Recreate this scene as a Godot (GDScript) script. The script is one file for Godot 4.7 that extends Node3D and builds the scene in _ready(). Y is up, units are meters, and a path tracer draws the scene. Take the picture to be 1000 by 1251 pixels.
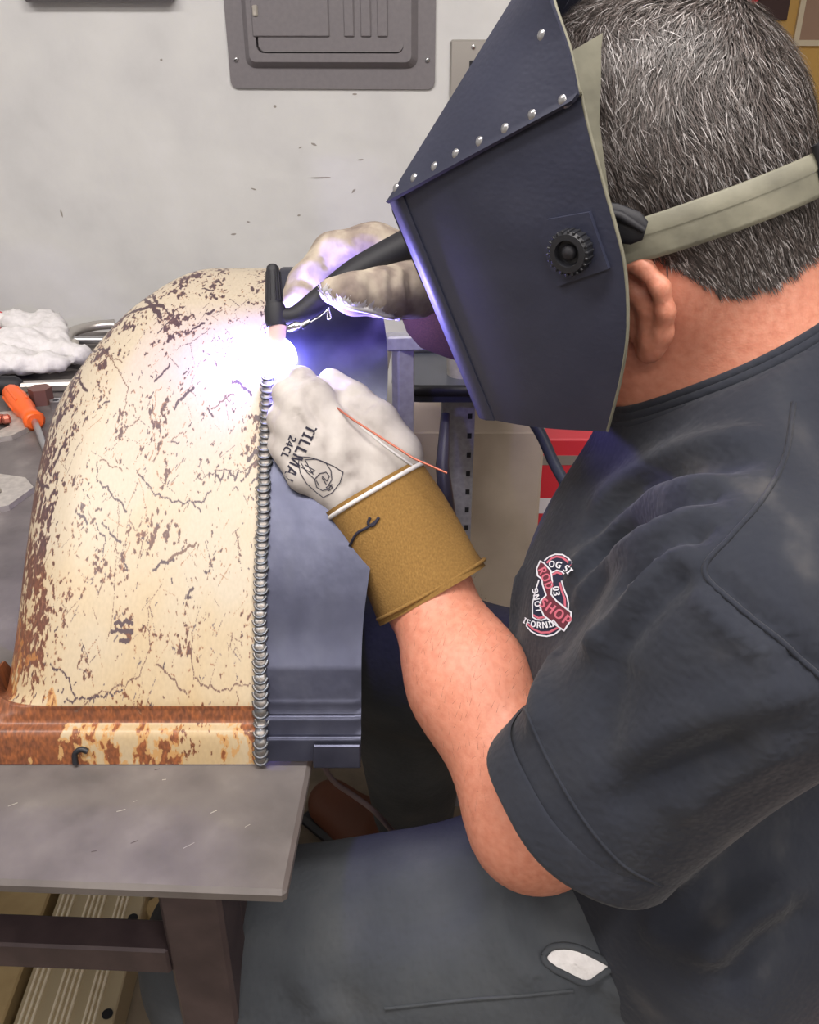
extends Node3D
# A welder seated at a steel bench, joining a new patch to an old rusty fender.
# World: metres, y up, floor at y = 0, bench top at 0.75. The camera looks along -z and down.

const EYE := Vector3(0, 1.25, 0)
const PITCH := 28.5
const FOCAL := 1100.0
const BENCH := 0.75

var right := Vector3(1, 0, 0)
var up := Vector3.ZERO
var fwd := Vector3.ZERO
var rng := RandomNumberGenerator.new()
var room_turn := Basis(Vector3.UP, deg_to_rad(-4.0))
var M := {}
var used_names := {}

# ---------------------------------------------------------------- layout helpers
func at(px: float, py: float, d: float) -> Vector3:
	return EYE + right * ((px - 500.0) / FOCAL * d) + up * ((625.5 - py) / FOCAL * d) + fwd * d

func on_y(px: float, py: float, y: float) -> Vector3:
	var dir := at(px, py, 1.0) - EYE
	return EYE + dir * ((y - EYE.y) / dir.y)

func on_wall(px: float, py: float, w: Plane) -> Vector3:
	var dir := at(px, py, 1.0) - EYE
	return w.intersects_ray(EYE, dir)

# ---------------------------------------------------------------- nodes
func numbered(n: String) -> String:
	if not used_names.has(n):
		used_names[n] = 0
		return n
	used_names[n] += 1
	return "%s_%03d" % [n, used_names[n]]

func tag(o: Node3D, label: String, category: String, group := "") -> void:
	o.set_meta("label", label)
	o.set_meta("category", category)
	if group != "":
		o.set_meta("group", group)

func thing(called: String, label: String, category: String, base: Vector3, group := "") -> Node3D:
	var o := Node3D.new()
	o.name = numbered(called)
	add_child(o)
	o.position = base
	tag(o, label, category, group)
	return o

# Shapes are written in world coordinates; a part of a thing is moved back by the thing's base.
func part(called: String, mb: MB, m: Material, parent: Node3D, label := "") -> MeshInstance3D:
	var o := MeshInstance3D.new()
	o.name = called
	o.mesh = mb.mesh()
	o.material_override = m
	o.cast_shadow = GeometryInstance3D.SHADOW_CASTING_SETTING_ON
	parent.add_child(o, true)
	if parent.get_parent() == self:
		o.position = -parent.position
	if label != "":
		o.set_meta("label", label)
	return o

func single(called: String, mb: MB, m: Material, label: String, category: String, group := "") -> MeshInstance3D:
	var o := MeshInstance3D.new()
	o.name = numbered(called)
	o.mesh = mb.mesh()
	o.material_override = m
	add_child(o)
	tag(o, label, category, group)
	return o

func struct(called: String, mb: MB, m: Material) -> MeshInstance3D:
	var o := MeshInstance3D.new()
	o.name = called
	o.mesh = mb.mesh()
	o.material_override = m
	add_child(o)
	o.set_meta("kind", "structure")
	return o

# ---------------------------------------------------------------- mesh builder
class MB:
	var v := PackedVector3Array()
	var n := PackedVector3Array()
	var uv := PackedVector2Array()
	var c := PackedColorArray()
	var ix := PackedInt32Array()
	var colored := false

	func tri(a: Vector3, b: Vector3, d: Vector3, na := Vector3.ZERO, nb := Vector3.ZERO, nd := Vector3.ZERO) -> void:
		var fn := (d - a).cross(b - a).normalized()
		if na == Vector3.ZERO:
			na = fn; nb = fn; nd = fn
		var k := v.size()
		v.append(a); v.append(b); v.append(d)
		n.append(na); n.append(nb); n.append(nd)
		for i in 3:
			uv.append(Vector2.ZERO)
			if colored: c.append(Color.WHITE)
		if fn.dot(na + nb + nd) >= 0.0:
			ix.append(k); ix.append(k + 1); ix.append(k + 2)
		else:
			ix.append(k); ix.append(k + 2); ix.append(k + 1)

	# corners in order round the face; out = a direction on its outer side
	func quad(a: Vector3, b: Vector3, d: Vector3, e: Vector3, out := Vector3.ZERO) -> void:
		var fn := (d - a).cross(b - e).normalized()
		if fn == Vector3.ZERO: fn = Vector3.UP
		if out != Vector3.ZERO and fn.dot(out) < 0.0: fn = -fn
		tri(a, b, d, fn, fn, fn)
		tri(a, d, e, fn, fn, fn)

	func box(ce: Vector3, size: Vector3, bas := Basis.IDENTITY, bev := 0.002) -> void:
		var h := size * 0.5
		bev = minf(bev, minf(h.x, minf(h.y, h.z)) * 0.8)
		var i := h - Vector3.ONE * bev
		for ax in 3:
			var u := (ax + 1) % 3
			var w := (ax + 2) % 3
			for s in [-1.0, 1.0]:
				var p := []
				for q in [[-1, -1], [1, -1], [1, 1], [-1, 1]]:
					var x := Vector3.ZERO
					x[ax] = s * h[ax]; x[u] = q[0] * i[u]; x[w] = q[1] * i[w]
					p.append(ce + bas * x)
				var o := Vector3.ZERO
				o[ax] = s
				quad(p[0], p[1], p[2], p[3], bas * o)
			for s in [-1.0, 1.0]:
				for t in [-1.0, 1.0]:
					var a := Vector3.ZERO
					var b := Vector3.ZERO
					a[ax] = -i[ax]; a[u] = s * h[u]; a[w] = t * i[w]
					b[ax] = -i[ax]; b[u] = s * i[u]; b[w] = t * h[w]
					var a2 := a
					var b2 := b
					a2[ax] = i[ax]; b2[ax] = i[ax]
					var o := Vector3.ZERO
					o[u] = s; o[w] = t
					quad(ce + bas * a, ce + bas * b, ce + bas * b2, ce + bas * a2, bas * o)
		for sx in [-1.0, 1.0]:
			for sy in [-1.0, 1.0]:
				for sz in [-1.0, 1.0]:
					var s := Vector3(sx, sy, sz)
					var nn := (bas * s).normalized()
					tri(ce + bas * (s * Vector3(h.x, i.y, i.z)), ce + bas * (s * Vector3(i.x, h.y, i.z)), ce + bas * (s * Vector3(i.x, i.y, h.z)), nn, nn, nn)

	# rows of points; smooth normals
	func grid(rows: Array, close_u := false, uvs := []) -> void:
		var k := v.size()
		var nr := rows.size()
		var nc: int = rows[0].size()
		for r in nr:
			for q in nc:
				v.append(rows[r][q])
				n.append(Vector3.ZERO)
				uv.append(uvs[r][q] if uvs.size() else Vector2(float(q) / maxf(nc - 1, 1), float(r) / maxf(nr - 1, 1)))
				if colored: c.append(Color.WHITE)
		var first := ix.size()
		for r in nr - 1:
			for q in (nc if close_u else nc - 1):
				var a := k + r * nc + q
				var b := k + r * nc + (q + 1) % nc
				ix.append(a); ix.append(b); ix.append(b + nc)
				ix.append(a); ix.append(b + nc); ix.append(a + nc)
		smooth(first, k)

	func smooth(first: int, from_v: int) -> void:
		for t in range(first, ix.size(), 3):
			var a := v[ix[t]]
			var fn := (v[ix[t + 2]] - a).cross(v[ix[t + 1]] - a)
			for j in 3:
				n[ix[t + j]] += fn
		for q in range(from_v, v.size()):
			n[q] = n[q].normalized() if n[q].length_squared() > 1e-24 else Vector3.UP

	func frame_at(pts: Array, i: int) -> Vector3:
		var a: Vector3 = pts[maxi(i - 1, 0)]
		var b: Vector3 = pts[mini(i + 1, pts.size() - 1)]
		return (b - a).normalized()

	# tube along points; radii one value or one per point; flat squashes across 'side'
	func tube(pts: Array, radii, sides := 10, caps := true, side := Vector3.ZERO, flat := 1.0) -> void:
		var rows := []
		var x := Vector3.ZERO
		for i in pts.size():
			var t := frame_at(pts, i)
			if side != Vector3.ZERO:
				x = (side - t * side.dot(t)).normalized()
			elif x == Vector3.ZERO:
				x = t.cross(Vector3.UP if absf(t.y) < 0.9 else Vector3.RIGHT).normalized()
			else:
				x = (x - t * x.dot(t)).normalized()
			var y := t.cross(x)
			var r: float = radii[i] if radii is Array else radii
			var row := []
			for j in sides:
				var a := TAU * j / sides
				row.append(pts[i] + x * cos(a) * r * flat + y * sin(a) * r)
			rows.append(row)
		var up_to := ix.size()
		grid(rows, true)
		fix(up_to, pts)
		if caps:
			for e in [0, pts.size() - 1]:
				var o := frame_at(pts, e) * (-1.0 if e == 0 else 1.0)
				for j in range(1, sides - 1):
					tri(rows[e][0], rows[e][j], rows[e][j + 1], o, o, o)

	func fix(_first: int, _pts: Array) -> void:
		pass

	# profile of Vector2(radius, height) round the axis of xf (y)
	func lathe(profile: Array, xf: Transform3D, sides := 24) -> void:
		var rows := []
		for p in profile:
			var row := []
			for j in sides:
				var a := TAU * j / sides
				row.append(xf * Vector3(cos(a) * p.x, p.y, sin(a) * p.x))
			rows.append(row)
		# hard edges: each band on its own
		for i in rows.size() - 1:
			grid([rows[i], rows[i + 1]], true)

	func lathe_smooth(profile: Array, xf: Transform3D, sides := 24) -> void:
		var rows := []
		for p in profile:
			var row := []
			for j in sides:
				var a := TAU * j / sides
				row.append(xf * Vector3(cos(a) * p.x, p.y, sin(a) * p.x))
			rows.append(row)
		grid(rows, true)

	func ball(ce: Vector3, r: Vector3, bas := Basis.IDENTITY, rings := 8, sides := 12, from := 0.0) -> void:
		var rows := []
		for i in rings + 1:
			var a := lerpf(from, PI, float(i) / rings)
			var row := []
			for j in sides:
				var b := TAU * j / sides
				row.append(ce + bas * Vector3(sin(a) * cos(b) * r.x, -cos(a) * r.y, sin(a) * sin(b) * r.z))
			rows.append(row)
		grid(rows, true)

	# flat polygon (Vector2 list) given depth along z of xf; hole = a ring with as many points
	func prism(poly: Array, depth: float, xf: Transform3D, hole := []) -> void:
		var cnt := poly.size()
		var top := []
		var bot := []
		for p in poly:
			top.append(xf * Vector3(p.x, p.y, depth))
			bot.append(xf * Vector3(p.x, p.y, 0))
		var o := xf.basis.z.normalized()
		if hole.size():
			var ht := []
			var hb := []
			for p in hole:
				ht.append(xf * Vector3(p.x, p.y, depth))
				hb.append(xf * Vector3(p.x, p.y, 0))
			for i in cnt:
				var j := (i + 1) % cnt
				quad(top[i], top[j], ht[j], ht[i], o)
				quad(bot[i], bot[j], hb[j], hb[i], -o)
				quad(top[i], top[j], bot[j], bot[i], (top[i] - ht[i]))
				quad(ht[i], ht[j], hb[j], hb[i], (ht[i] - top[i]))
			return
		var idx := Geometry2D.triangulate_polygon(PackedVector2Array(poly))
		for t in range(0, idx.size(), 3):
			tri(top[idx[t]], top[idx[t + 1]], top[idx[t + 2]], o, o, o)
			tri(bot[idx[t]], bot[idx[t + 1]], bot[idx[t + 2]], -o, -o, -o)
		var mid := Vector3.ZERO
		for p in bot: mid += p / cnt
		for i in cnt:
			var j := (i + 1) % cnt
			var side: Vector3 = (bot[j] - bot[i]).cross(o)
			if Geometry2D.is_polygon_clockwise(PackedVector2Array(poly)): side = -side
			quad(top[i], top[j], bot[j], bot[i], side)

	# a sheet with thickness: front points, each moved back along its normal
	func sheet(rows: Array, thick: float, uvs := []) -> void:
		var k := v.size()
		grid(rows, false, uvs)
		var nr := rows.size()
		var nc: int = rows[0].size()
		var back := []
		for r in nr:
			var row := []
			for q in nc:
				row.append(v[k + r * nc + q] - n[k + r * nc + q] * thick)
			back.append(row)
		grid(back, false, uvs)
		for r in nr - 1:
			strip(rows[r][0], rows[r + 1][0], back[r + 1][0], back[r][0], uvs[r][0] if uvs.size() else Vector2.ZERO)
			strip(rows[r][nc - 1], rows[r + 1][nc - 1], back[r + 1][nc - 1], back[r][nc - 1], uvs[r][nc - 1] if uvs.size() else Vector2.ZERO)
		for q in nc - 1:
			strip(rows[0][q], rows[0][q + 1], back[0][q + 1], back[0][q], uvs[0][q] if uvs.size() else Vector2.ZERO)
			strip(rows[nr - 1][q], rows[nr - 1][q + 1], back[nr - 1][q + 1], back[nr - 1][q], uvs[nr - 1][q] if uvs.size() else Vector2.ZERO)

	func strip(a: Vector3, b: Vector3, d: Vector3, e: Vector3, t: Vector2) -> void:
		var k := uv.size()
		quad(a, b, d, e)
		for i in range(k, uv.size()): uv[i] = t

	func add(o: MB) -> void:
		var k := v.size()
		v.append_array(o.v); n.append_array(o.n); uv.append_array(o.uv)
		if colored and o.colored: c.append_array(o.c)
		for i in o.ix: ix.append(i + k)

	func arrays() -> Array:
		var a := []
		a.resize(Mesh.ARRAY_MAX)
		a[Mesh.ARRAY_VERTEX] = v
		a[Mesh.ARRAY_NORMAL] = n
		a[Mesh.ARRAY_TEX_UV] = uv
		if colored: a[Mesh.ARRAY_COLOR] = c
		a[Mesh.ARRAY_INDEX] = ix
		return a

	func mesh() -> ArrayMesh:
		var m := ArrayMesh.new()
		m.add_surface_from_arrays(Mesh.PRIMITIVE_TRIANGLES, arrays())
		return m

	func hits() -> Hits:
		var h := Hits.new()
		var f := PackedVector3Array()
		f.resize(ix.size())
		for i in ix.size(): f[i] = v[ix[i]] * 100.0
		h.tm.create_from_faces(f)
		return h

# where lines meet a surface; kept at a hundred times the size, as small triangles are missed
class Hits:
	var tm := TriangleMesh.new()
	func intersect_ray(o: Vector3, d: Vector3) -> Dictionary:
		var h := tm.intersect_ray(o * 100.0, d)
		if h.has("position"): h.position = h.position / 100.0
		return h

# ---------------------------------------------------------------- soft bodies: joined tapered capsules and ellipsoids, meshed as surface nets
func cap(a: Vector3, b: Vector3, ra: float, rb: float, across := Vector3.ZERO, s := 1.0, cut := false) -> Dictionary:
	return {"a": a, "b": b, "ra": ra, "rb": rb, "n": across, "s": s, "cut": cut, "e": false, "k": -1.0, "clip": null}

func ell(ce: Vector3, bas: Basis, r: Vector3, cut := false) -> Dictionary:
	return {"a": ce, "bas": bas, "r": r, "cut": cut, "e": true, "k": -1.0, "clip": null}

# halves: planes whose outer side is cut away
func soft(prims: Array, cell: float, k: float, halves := []) -> MB:
	var lo := Vector3.ONE * 1e9
	var hi := -lo
	var pad := cell * 4.0
	for p in prims:
		var r: Vector3 = Vector3.ONE * (p.r[p.r.max_axis_index()] if p.e else maxf(p.ra, p.rb))
		var a: Vector3 = p.a
		var b: Vector3 = p.a if p.e else p.b
		p.lo = a.min(b) - r - Vector3.ONE * (pad + k)
		p.hi = a.max(b) + r + Vector3.ONE * (pad + k)
		if not p.cut:
			lo = lo.min(a.min(b) - r - Vector3.ONE * pad)
			hi = hi.max(a.max(b) + r + Vector3.ONE * pad)
	var nx := int((hi.x - lo.x) / cell) + 2
	var ny := int((hi.y - lo.y) / cell) + 2
	var nz := int((hi.z - lo.z) / cell) + 2
	var f := PackedFloat32Array()
	f.resize(nx * ny * nz)
	f.fill(0.5)
	for p in prims:
		var i0 := ((p.lo - lo) / cell).floor().max(Vector3.ZERO) as Vector3
		var i1 := ((p.hi - lo) / cell).ceil().min(Vector3(nx - 1, ny - 1, nz - 1)) as Vector3
		var a: Vector3 = p.a
		var is_e: bool = p.e
		var clipped: bool = p.clip != null
		var clip: Plane = p.clip if clipped else Plane()
		var cut: bool = p.cut
		var kk: float = k if p.k < 0.0 else p.k
		var ba := Vector3.ZERO
		var inv := 0.0
		var ra := 0.0
		var dr := 0.0
		var nn := Vector3.ZERO
		var g := 0.0
		var inb := Basis.IDENTITY
		var r1 := Vector3.ONE
		if is_e:
			inb = (p.bas as Basis).orthonormalized().transposed()
			r1 = Vector3.ONE / p.r
		else:
			ba = p.b - a
			inv = 1.0 / maxf(ba.length_squared(), 1e-9)
			ra = p.ra
			dr = p.rb - p.ra
			nn = p.n
			g = 1.0 / p.s - 1.0
			if g != 0.0: nn = (nn - ba * nn.dot(ba) * inv).normalized()
		for z in range(int(i0.z), int(i1.z) + 1):
			for y in range(int(i0.y), int(i1.y) + 1):
				var at0 := (z * ny + y) * nx
				for x in range(int(i0.x), int(i1.x) + 1):
					var q := lo + Vector3(x, y, z) * cell - a
					var d := 0.0
					if is_e:
						q = inb * q
						var u := q * r1
						var k0 := u.length()
						d = k0 * (k0 - 1.0) / maxf((u * r1).length(), 1e-6)
					else:
						if g != 0.0: q += nn * (q.dot(nn) * g)
						var t := clampf(q.dot(ba) * inv, 0.0, 1.0)
						d = (q - ba * t).length() - (ra + dr * t)
					if clipped: d = maxf(d, clip.distance_to(lo + Vector3(x, y, z) * cell))
					var w := f[at0 + x]
					if cut:
						if -d > w: f[at0 + x] = -d
					elif kk <= 0.0:
						if d < w: f[at0 + x] = d
					else:
						var h := kk - absf(w - d)
						if h > 0.0:
							f[at0 + x] = minf(w, d) - h * h * 0.25 / kk
						elif d < w:
							f[at0 + x] = d
	for pl in halves:
		for z in nz:
			for y in ny:
				var at0 := (z * ny + y) * nx
				for x in nx:
					if f[at0 + x] < cell * 2.0:
						var d: float = pl.distance_to(lo + Vector3(x, y, z) * cell)
						if d > f[at0 + x]: f[at0 + x] = d
	# surface nets
	var out := MB.new()
	var id := {}
	var sx := 1
	var sy := nx
	var sz := nx * ny
	var corner := [0, sx, sy, sx + sy, sz, sx + sz, sy + sz, sx + sy + sz]
	var off := [Vector3(0, 0, 0), Vector3(1, 0, 0), Vector3(0, 1, 0), Vector3(1, 1, 0), Vector3(0, 0, 1), Vector3(1, 0, 1), Vector3(0, 1, 1), Vector3(1, 1, 1)]
	var edges := [[0, 1], [2, 3], [4, 5], [6, 7], [0, 2], [1, 3], [4, 6], [5, 7], [0, 4], [1, 5], [2, 6], [3, 7]]
	var near := cell * 4.0
	var cells := PackedInt32Array()
	for z in nz - 1:
		for y in ny - 1:
			var at0 := (z * ny + y) * nx
			for x in nx - 1:
				var i := at0 + x
				var w := f[i]
				if w > near or w < -near: continue
				var neg := 0
				for cc in corner:
					if f[i + cc] < 0.0: neg += 1
				if neg == 0 or neg == 8: continue
				var s := Vector3.ZERO
				var cnt := 0
				for e in edges:
					var fa := f[i + corner[e[0]]]
					var fb := f[i + corner[e[1]]]
					if (fa < 0.0) != (fb < 0.0):
						s += (off[e[0]] as Vector3).lerp(off[e[1]], fa / (fa - fb))
						cnt += 1
				s /= cnt
				id[i] = out.v.size()
				cells.append(i)
				out.v.append(lo + (Vector3(x, y, z) + s) * cell)
				out.n.append(Vector3.ZERO)
				out.uv.append(Vector2.ZERO)
	var around := [[sy, sz, sx], [sz, sx, sy], [sx, sy, sz]]
	for i in cells:
		for ar in around:
			var far: int = i + ar[2]
			var fa := f[i]
			var fb := f[far]
			if (fa < 0.0) == (fb < 0.0): continue
			var p0 = id.get(i)
			var p1 = id.get(i - ar[0])
			var p2 = id.get(i - ar[0] - ar[1])
			var p3 = id.get(i - ar[1])
			if p0 == null or p1 == null or p2 == null or p3 == null: continue
			if fa >= 0.0:
				out.ix.append_array(PackedInt32Array([p0, p1, p2, p0, p2, p3]))
			else:
				out.ix.append_array(PackedInt32Array([p0, p2, p1, p0, p3, p2]))
	for t in range(0, out.ix.size(), 3):
		var a := out.v[out.ix[t]]
		var fn := (out.v[out.ix[t + 2]] - a).cross(out.v[out.ix[t + 1]] - a)
		for j in 3: out.n[out.ix[t + j]] += fn
	for q in out.v.size(): out.n[q] = out.n[q].normalized()
	return out

func renormal(mb: MB) -> void:
	for q in mb.n.size(): mb.n[q] = Vector3.ZERO
	mb.smooth(0, 0)

# relax a soft mesh a little so that the grid does not show
func relax(mb: MB, times := 2, amount := 0.5) -> void:
	for _k in times:
		var s := PackedVector3Array()
		var w := PackedFloat32Array()
		s.resize(mb.v.size())
		w.resize(mb.v.size())
		for t in range(0, mb.ix.size(), 3):
			var a := mb.ix[t]
			var b := mb.ix[t + 1]
			var d := mb.ix[t + 2]
			var m := mb.v[a] + mb.v[b] + mb.v[d]
			s[a] += m; s[b] += m; s[d] += m
			w[a] += 3.0; w[b] += 3.0; w[d] += 3.0
		for q in mb.v.size():
			if w[q] > 0.0: mb.v[q] = mb.v[q].lerp(s[q] / w[q], amount)
	renormal(mb)

# folds: lines on the cloth, each [points, height, half width]; height > 0 a ridge, < 0 a groove
func fold(mb: MB, lines: Array) -> void:
	var done := []
	for l in lines:
		var pts: Array = l[0]
		var lo := Vector3.ONE * 1e9
		var hi := -lo
		for p in pts:
			lo = lo.min(p); hi = hi.max(p)
		done.append(AABB(lo - Vector3.ONE * l[2] * 2.6, hi - lo + Vector3.ONE * l[2] * 5.2))
	for q in mb.v.size():
		var p := mb.v[q]
		var s := 0.0
		for li in lines.size():
			if not done[li].has_point(p): continue
			var pts: Array = lines[li][0]
			var w: float = lines[li][2]
			var best := 1e9
			var along := 0.0
			for i in pts.size() - 1:
				var a: Vector3 = pts[i]
				var ba: Vector3 = pts[i + 1] - a
				var t := clampf((p - a).dot(ba) / maxf(ba.length_squared(), 1e-9), 0.0, 1.0)
				var d := (p - a - ba * t).length()
				if d < best:
					best = d
					along = (i + t) / (pts.size() - 1)
			var g := exp(-best * best / (w * w))
			s += lines[li][1] * g * minf(1.0, minf(along, 1.0 - along) * 5.0 + 0.15)
		if s != 0.0: mb.v[q] += mb.n[q] * s
	renormal(mb)

# a line on a surface, seen from the camera's side: list of [px, py]
func trace_line(tm: Hits, pts: Array, lift := 0.0, steps := 6) -> Array:
	var out := []
	var cv := Curve2D.new()
	for i in pts.size():
		var p := Vector2(pts[i][0], pts[i][1])
		var a := Vector2(pts[maxi(i - 1, 0)][0], pts[maxi(i - 1, 0)][1])
		var b := Vector2(pts[mini(i + 1, pts.size() - 1)][0], pts[mini(i + 1, pts.size() - 1)][1])
		cv.add_point(p, (a - b) / 6.0, (b - a) / 6.0)
	var cnt := (pts.size() - 1) * steps
	for i in cnt + 1:
		var p := cv.sample(int(i * (pts.size() - 1) / float(cnt)), fposmod(i * (pts.size() - 1) / float(cnt), 1.0)) if i < cnt else Vector2(pts[-1][0], pts[-1][1])
		var dir := (at(p.x, p.y, 1.0) - EYE).normalized()
		var h := tm.intersect_ray(EYE, dir)
		if h.has("position"): out.append(h.position + (h.normal if h.normal.dot(dir) < 0.0 else -h.normal) * lift)
	return out

func curve3(pts: Array, per := 6) -> Array:
	var cv := Curve3D.new()
	for i in pts.size():
		var a: Vector3 = pts[maxi(i - 1, 0)]
		var b: Vector3 = pts[mini(i + 1, pts.size() - 1)]
		cv.add_point(pts[i], (a - b) / 6.0, (b - a) / 6.0)
	var out := []
	for i in pts.size() - 1:
		for j in per: out.append(cv.sample(i, float(j) / per))
	out.append(pts[-1])
	return out

func lerp_list(vals: Array, cnt: int) -> Array:
	var out := []
	for i in cnt:
		var t := float(i) / (cnt - 1) * (vals.size() - 1)
		var k := mini(int(t), vals.size() - 2)
		out.append(lerpf(vals[k], vals[k + 1], t - k))
	return out

# writing pressed on a surface: a TextMesh whose points are carried on to it along 'dir'
func print_text(mb: MB, text: String, size: float, o: Vector3, x: Vector3, y: Vector3, tm: Hits, dir: Vector3, lift := 0.0005, bend := 0.0) -> void:
	var t := TextMesh.new()
	var fo := SystemFont.new()
	fo.font_names = PackedStringArray(["Droid Sans"])
	fo.font_weight = 700
	t.font = fo
	t.text = text
	t.font_size = 64
	t.pixel_size = size / 64.0
	t.depth = 0.0
	t.curve_step = 2.0
	var a := t.get_mesh_arrays()
	var vs: PackedVector3Array = a[Mesh.ARRAY_VERTEX]
	var ixs: PackedInt32Array = a[Mesh.ARRAY_INDEX]
	var pts := []
	for p in vs:
		var s := Vector2(p.x, p.y)
		if bend != 0.0: s = Vector2(sin(s.x / bend) * (bend + s.y), cos(s.x / bend) * (bend + s.y) - bend)
		pts.append(onto(o + x * s.x + y * s.y, tm, dir, lift))
	for i in range(0, ixs.size(), 3):
		var q0: Vector3 = pts[ixs[i]]
		var q1: Vector3 = pts[ixs[i + 1]]
		var q2: Vector3 = pts[ixs[i + 2]]
		if q0.is_finite() and q1.is_finite() and q2.is_finite(): mb.tri(q0, q1, q2, -dir, -dir, -dir)

func onto(p: Vector3, tm: Hits, dir: Vector3, lift: float) -> Vector3:
	var h := tm.intersect_ray(p - dir * 0.15, dir)
	if h.has("position") and (h.position - p).dot(dir) < 0.06: return h.position - dir * lift
	return Vector3.INF

# a painted line of some width on a surface; pts in the local plane
func print_line(mb: MB, pts: Array, width: float, o: Vector3, x: Vector3, y: Vector3, tm: Hits, dir: Vector3, lift := 0.0005) -> void:
	for i in pts.size() - 1:
		var a0: Vector2 = pts[i]
		var b0: Vector2 = pts[i + 1]
		var e := (b0 - a0).normalized() * width * 0.3
		var cnt := maxi(1, int((b0 - a0).length() / 0.002))
		for j in cnt:
			var a := (a0 - e).lerp(b0 + e, float(j) / cnt)
			var b := (a0 - e).lerp(b0 + e, float(j + 1) / cnt)
			var s := (b - a).orthogonal().normalized() * width * 0.5
			var q := []
			for w in [a + s, a - s, b - s, b + s]:
				q.append(onto(o + x * w.x + y * w.y, tm, dir, lift))
			if not (q[0].is_finite() and q[1].is_finite() and q[2].is_finite() and q[3].is_finite()): continue
			mb.tri(q[0], q[1], q[2], -dir, -dir, -dir)
			mb.tri(q[0], q[2], q[3], -dir, -dir, -dir)

# a filled shape on a surface, laid down in small pieces so that it follows the folds
func print_fill(mb: MB, poly: Array, o: Vector3, x: Vector3, y: Vector3, tm: Hits, dir: Vector3, lift := 0.0004) -> void:
	var pp := PackedVector2Array(poly)
	var lo := pp[0]
	var hi := pp[0]
	for w in pp:
		lo = lo.min(w); hi = hi.max(w)
	var c := 0.0009
	for i in int((hi.x - lo.x) / c) + 1:
		for j in int((hi.y - lo.y) / c) + 1:
			var w0 := lo + Vector2(i, j) * c
			if not Geometry2D.is_point_in_polygon(w0 + Vector2(c, c) * 0.5, pp): continue
			var q := []
			for w in [w0, w0 + Vector2(c, 0), w0 + Vector2(c, c), w0 + Vector2(0, c)]:
				q.append(onto(o + x * w.x + y * w.y, tm, dir, lift))
			if not (q[0].is_finite() and q[1].is_finite() and q[2].is_finite() and q[3].is_finite()): continue
			mb.tri(q[0], q[1], q[2], -dir, -dir, -dir)
			mb.tri(q[0], q[2], q[3], -dir, -dir, -dir)

# ---------------------------------------------------------------- materials
func rgb(r: int, g: int, b: int) -> Color:
	return Color8(r, g, b)

func noise_img(size: int, freq: float, seed_: int, octaves := 4, kind := FastNoiseLite.TYPE_SIMPLEX_SMOOTH) -> Image:
	var nz := FastNoiseLite.new()
	nz.seed = seed_
	nz.noise_type = kind
	nz.frequency = freq
	nz.fractal_octaves = octaves
	return nz.get_seamless_image(size, size)

func ramp_tex(img: Image, stops: Array) -> ImageTexture:
	var g := Gradient.new()
	var offs := PackedFloat32Array()
	var cols := PackedColorArray()
	for s in stops:
		offs.append(s[0]); cols.append(s[1])
	g.offsets = offs
	g.colors = cols
	var lut := []
	for i in 256: lut.append(g.sample(i / 255.0))
	var w := img.get_width()
	var out := Image.create(w, w, false, Image.FORMAT_RGB8)
	var src := img.get_data()
	var step := src.size() / (w * w)
	var data := PackedByteArray()
	data.resize(w * w * 3)
	for i in w * w:
		var cc: Color = lut[src[i * step]]
		data[i * 3] = int(cc.r * 255.0)
		data[i * 3 + 1] = int(cc.g * 255.0)
		data[i * 3 + 2] = int(cc.b * 255.0)
	out.set_data(w, w, false, Image.FORMAT_RGB8, data)
	return ImageTexture.create_from_image(out)

func bump_tex(img: Image, strength: float) -> ImageTexture:
	var i := img.duplicate() as Image
	i.convert(Image.FORMAT_RGBA8)
	i.bump_map_to_normal_map(strength)
	return ImageTexture.create_from_image(i)

func mat(col: Color, rough := 0.6, metal := 0.0) -> StandardMaterial3D:
	var m := StandardMaterial3D.new()
	m.albedo_color = col
	m.roughness = rough
	m.metallic = metal
	m.cull_mode = BaseMaterial3D.CULL_DISABLED
	return m

func tri_mat(tex: Texture2D, scale: float, rough := 0.6, metal := 0.0, bump: Texture2D = null, bump_s := 0.5) -> StandardMaterial3D:
	var m := mat(Color.WHITE, rough, metal)
	m.albedo_texture = tex
	m.uv1_triplanar = true
	m.uv1_scale = Vector3.ONE * scale
	if bump:
		m.normal_enabled = true
		m.normal_texture = bump
		m.normal_scale = bump_s
	return m

# ================================================================ scene
var wall_plane := Plane()
var wall_o := Vector3.ZERO

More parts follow.
